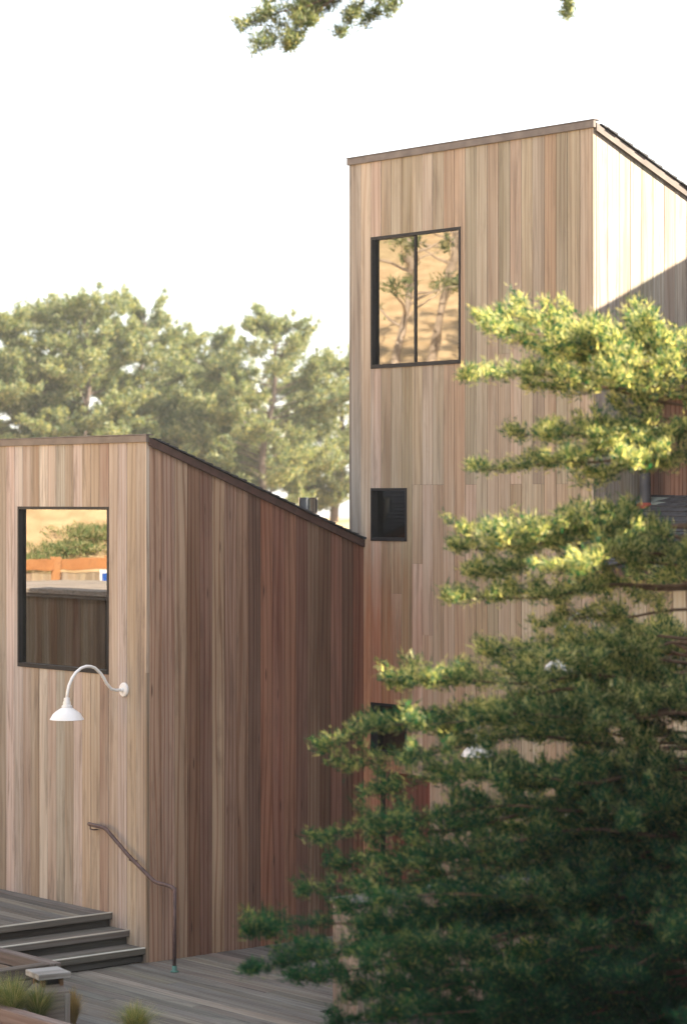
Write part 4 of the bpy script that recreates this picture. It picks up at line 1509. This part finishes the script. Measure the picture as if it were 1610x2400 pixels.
# --- row of far cypresses
FAR = [(-40, 745, 104, 'wide hazy cypress cut by the left edge, behind the low house'),
       (95, 722, 112, 'hazy cypress with a rounded top, second from the left edge'),
       (205, 706, 105, 'tallest hazy cypress, third from the left edge, above the large window'),
       (320, 728, 110, 'hazy cypress with a hooked top, above the corner of the low house'),
       (468, 785, 116, 'lower hazy cypress in the dip of the row, above the shed roof'),
       (618, 758, 106, 'pointed hazy cypress with dark trunks, left of the tower'),
       (790, 850, 112, 'hazy cypress partly hidden behind the tower')]
for k, (px, pyt, Y, lab) in enumerate(FAR):
    rgk = np.random.default_rng(200 + k)
    X = (px - 805) / FPX * Y
    gz = float(ground_z(X, Y))
    top = at(px, pyt, Y).z
    H = top - gz
    lean = rgk.uniform(-0.5, 0.8)

    def tk(z, X=X, Y=Y, gz=gz, H=H, lean=lean):
        t = (z - gz) / H
        return np.array([X + lean * t ** 2 + 0.15 * math.sin(z * 1.1 + X), Y + 0.1 * math.sin(z), z])
    lb = []
    nl = 92
    lev_j = rgk.uniform(0, 0.8, 16)
    for j in range(nl):
        lv = (j * 15) // nl
        t = 0.10 + 0.90 * (lv + lev_j[lv]) / 15 + rgk.normal(0, 0.006)
        z = gz + H * t
        env = 4.1 * min(1, (t - 0.02) / 0.25) * (1 - max(0, (t - 0.45) / 0.55) ** 1.6 * 0.80)
        az = rgk.uniform(0, 2 * math.pi)
        if rgk.random() < 0.35: az = rgk.choice([0.1, math.pi - 0.1]) + rgk.normal(0, 0.3)
        L = env * rgk.uniform(0.45, 1.05)
        p0 = tk(z - 0.25 * L)
        p1 = tk(z) + np.array([math.cos(az) * L, math.sin(az) * L, rgk.uniform(-0.05, 0.35) * (0.5 + t)])
        lb.append((p0, p1, 0.05, 1.25, 0.25))
    # wispy leaders
    for j in range(5):
        p0 = tk(gz + H * 0.86)
        p1 = tk(top) + np.array([rgk.uniform(-1.0, 1.0), rgk.uniform(-0.5, 0.5), rgk.uniform(-0.55, 0.0)])
        lb.append((p0, p1, 0.05, 0.5, 0.3))
    # low trunks
    cypress('far_cypress', lab, 'row of far cypress trees', (X, Y, gz - 0.2), [tk(z) for z in np.linspace(gz - 0.2, gz + H * 0.95, 10)], 0.22, lb, 300 + k,
            0.15, 8, 0.2, 0.085, 0.14, M['foliage_far'], M['bark_far'], limb_r=0.022, puffup=0.35, jitter=0.035, twigs=False, up=0.05, upsig=0.09, per_m=2.9, tuft=0.36, sup=0.04)


# ------------------------------------------------------------------ what the windows mirror: the court's far side and the golden hill
def mirrored(px, py, y0, k):
    """site point k metres (in plan) beyond the pane at y0, along the mirrored line of sight"""
    d = _ray(px, py)
    q_ = CAMS + d * ((y0 - CAMS.y) / d.y)
    h = math.hypot(d.x, d.y)
    return Vector((q_.x + d.x / h * k, q_.y - d.y / h * k, q_.z + d.z / h * k))


shed = empty('garden_shed', W(-4.6, -2.55, 0), ROT + math.pi, 'flat roofed board shed with pale cap on the upper deck, mirrored in the window', 'shed')
rs = random.Random(8)
fh = Face('f', 0.0)
SHZ = mirrored(150, 1400, 0, 5.0).z
board_wall(fh, shed, M['siding'], edges(0, 4.6, 0.2, rs), lambda u: -0.5, lambda u: SHZ, [], lambda i, u, z: rs.choice([(0.33, 0.23, 0.16), (0.28, 0.2, 0.14), (0.24, 0.13, 0.08)]), rs)
MB().box(0, 4.6, 0.002, 2.5, -0.5, SHZ - 0.01).build('core', M['dark'], shed)
MB().box(-0.08, 4.7, -0.08, 2.6, SHZ + 0.002, SHZ + 0.05, 0.004).build('fascia', M['fascia'], shed)
MB().box(-0.1, 4.72, -0.1, 2.62, SHZ + 0.052, SHZ + 0.13, 0.01).build('roof_cap', M['timber_y'], shed, (0.50, 0.42, 0.38, 0.2))
FXs = -15.5
fe = empty('redwood_fence', W(FXs, -14.0, 0), ROT, 'orange redwood post and rail fence below the golden hill, mirrored in the window', 'fence')
for k in range(8):
    y = k * 1.25
    wp = W(FXs, -14.0 + y)
    gz = float(ground_z(wp.x, wp.y))
    ztop = 4.45
    MB().box(-0.07, 0.07, y - 0.07, y + 0.07, gz - 0.4, ztop + 0.05, 0.008).build('post', M['fence_red'], fe, (0.50, 0.24, 0.11, rs.random()))
    if k < 7:
        MB().box(-0.035, 0.035, y + 0.072, y + 1.178, ztop - 0.2, ztop, 0.006).build('rail', M['fence_red'], fe, (0.47, 0.21, 0.09, rs.random()))
        for q_ in range(5):
            MB().box(-0.06, -0.037, y + 0.08 + q_ * 0.22, y + 0.29 + q_ * 0.22, gz - 0.3, ztop - 0.25, 0.004).build('picket', M['siding'], fe, (*jit((0.38, 0.29, 0.22), 0.2, rs), rs.random()))
sp = mirrored(247, 1368, 0, 11)
sg = empty('access_sign', W(sp.x, sp.y, sp.z), ROT, 'small blue and white access sign near the redwood fence, mirrored in the window', 'sign')
MB().box(-0.02, -0.002, -0.17, 0.17, -0.24, 0.24, 0.003).build('plate', M['sign_white'], sg)
MB().box(0.0, 0.004, -0.14, 0.14, -0.21, 0.18).build('panel', M['sign_blue'], sg)
mk = MB()
mk.tube([(0.008, 0.06 * math.cos(a) + 0.01, 0.06 * math.sin(a) - 0.08) for a in [math.radians(q_) for q_ in range(-200, 60, 20)]], 0.012, 6)
mk.tube([(0.008, -0.02, 0.06), (0.008, -0.015, -0.03), (0.008, 0.06, -0.03), (0.008, 0.09, -0.12), (0.008, 0.12, -0.11)], 0.012, 6)
mk.lathe([(0.004, -0.02), (0.022, -0.012), (0.022, 0.012), (0.004, 0.02)], 10, (0.006, -0.02, 0.10))
mk.build('wheelchair_symbol', M['sign_white'], sg)
MB().box(-0.06, -0.022, -0.03, 0.03, -2.6, 0.2, 0.004).build('post', M['timber_y'], sg, (0.4, 0.3, 0.2, 0.4))
for k, (px, kk, lab) in enumerate([(-1, 24, 'gnarled cypress on the golden hill, mirrored in the large window'), (893, 24, 'gnarled cypress on the golden hill, left one mirrored in the tall tower window'), (1012, 28, 'gnarled cypress on the golden hill, right one mirrored in the tall tower window')]):
    sp = mirrored(px, 800, TY, kk) if px > 0 else mirrored(215, 1210, 0, 24)
    wp = W(sp.x, sp.y, 0)
    gz = float(ground_z(wp.x, wp.y))
    rgk = np.random.default_rng(60 + k)
    tk = lambda z, wp=wp, gz=gz: np.array([wp.x + 0.3 * math.sin((z - gz) * 0.5), wp.y + 0.35 * math.sin((z - gz) * 0.7 + 1) - 0.29, z])
    lb = []
    for j in range(26):
        z = gz + 4.2 + 4.2 * j / 26
        az = rgk.uniform(0, 2 * math.pi)
        L = rgk.uniform(0.8, 2.3)
        lb.append((tk(z - 0.3), tk(z) + np.array([math.cos(az) * L, math.sin(az) * L, rgk.uniform(0, 0.6)]), 0.08, 0.6, 0.5))
    cypress('hill_cypress', lab, 'cypresses on the golden hill', (wp.x, wp.y, gz - 0.2), [tk(z) for z in np.linspace(gz - 0.2, gz + 8.2, 12)], 0.15, lb, 400 + k,
            0.16, 6, 0.2, 0.09, 0.16, M['foliage_far'], M['bark_pale'], limb_r=0.03, puffup=0.3, jitter=0.05, twigs=False)

for k, (px, kk, lab) in enumerate([(70, 17.5, 'green shrub on the golden hill, left one mirrored in the large window'), (160, 18.5, 'green shrub on the golden hill, middle one mirrored in the large window'), (225, 19.5, 'green shrub on the golden hill, right one mirrored in the large window')]):
    sp = mirrored(px, 1280, 0, kk)
    wp = W(sp.x, sp.y, 0)
    gz = float(ground_z(wp.x, wp.y))
    rgk = np.random.default_rng(70 + k)
    P = rgk.normal(0, 1, (500, 3)) * np.array([0.35, 0.35, 0.05]) + np.array([0, 0, 0.05])
    V, F = foliage(P, np.tile([0, 0, 1.0], (500, 1)), np.full(500, 0.11), 6, 0.15, rgk)
    o = np_mesh('hill_shrub', V, F, M['grass'])
    o.location = (wp.x, wp.y, gz)
    tag(o, lab, 'shrub', 'shrubs on the golden hill')

# ------------------------------------------------------------------ haze
hm = bpy.data.materials.new('sea_haze')
hm.use_nodes = True
hn = hm.node_tree.nodes
hn.remove(hn['Principled BSDF'])
pv = hn.new('ShaderNodeVolumePrincipled')
pv.inputs['Color'].default_value = (0.95, 0.93, 0.90, 1)
pv.inputs['Density'].default_value = 0.0005
pv.inputs['Anisotropy'].default_value = 0.2
hm.node_tree.links.new(pv.outputs[0], hn['Material Output'].inputs['Volume'])
hz = MB().box(-310, 310, -130, 610, -14, 26).build('haze', hm)
tag(hz, kind='stuff')
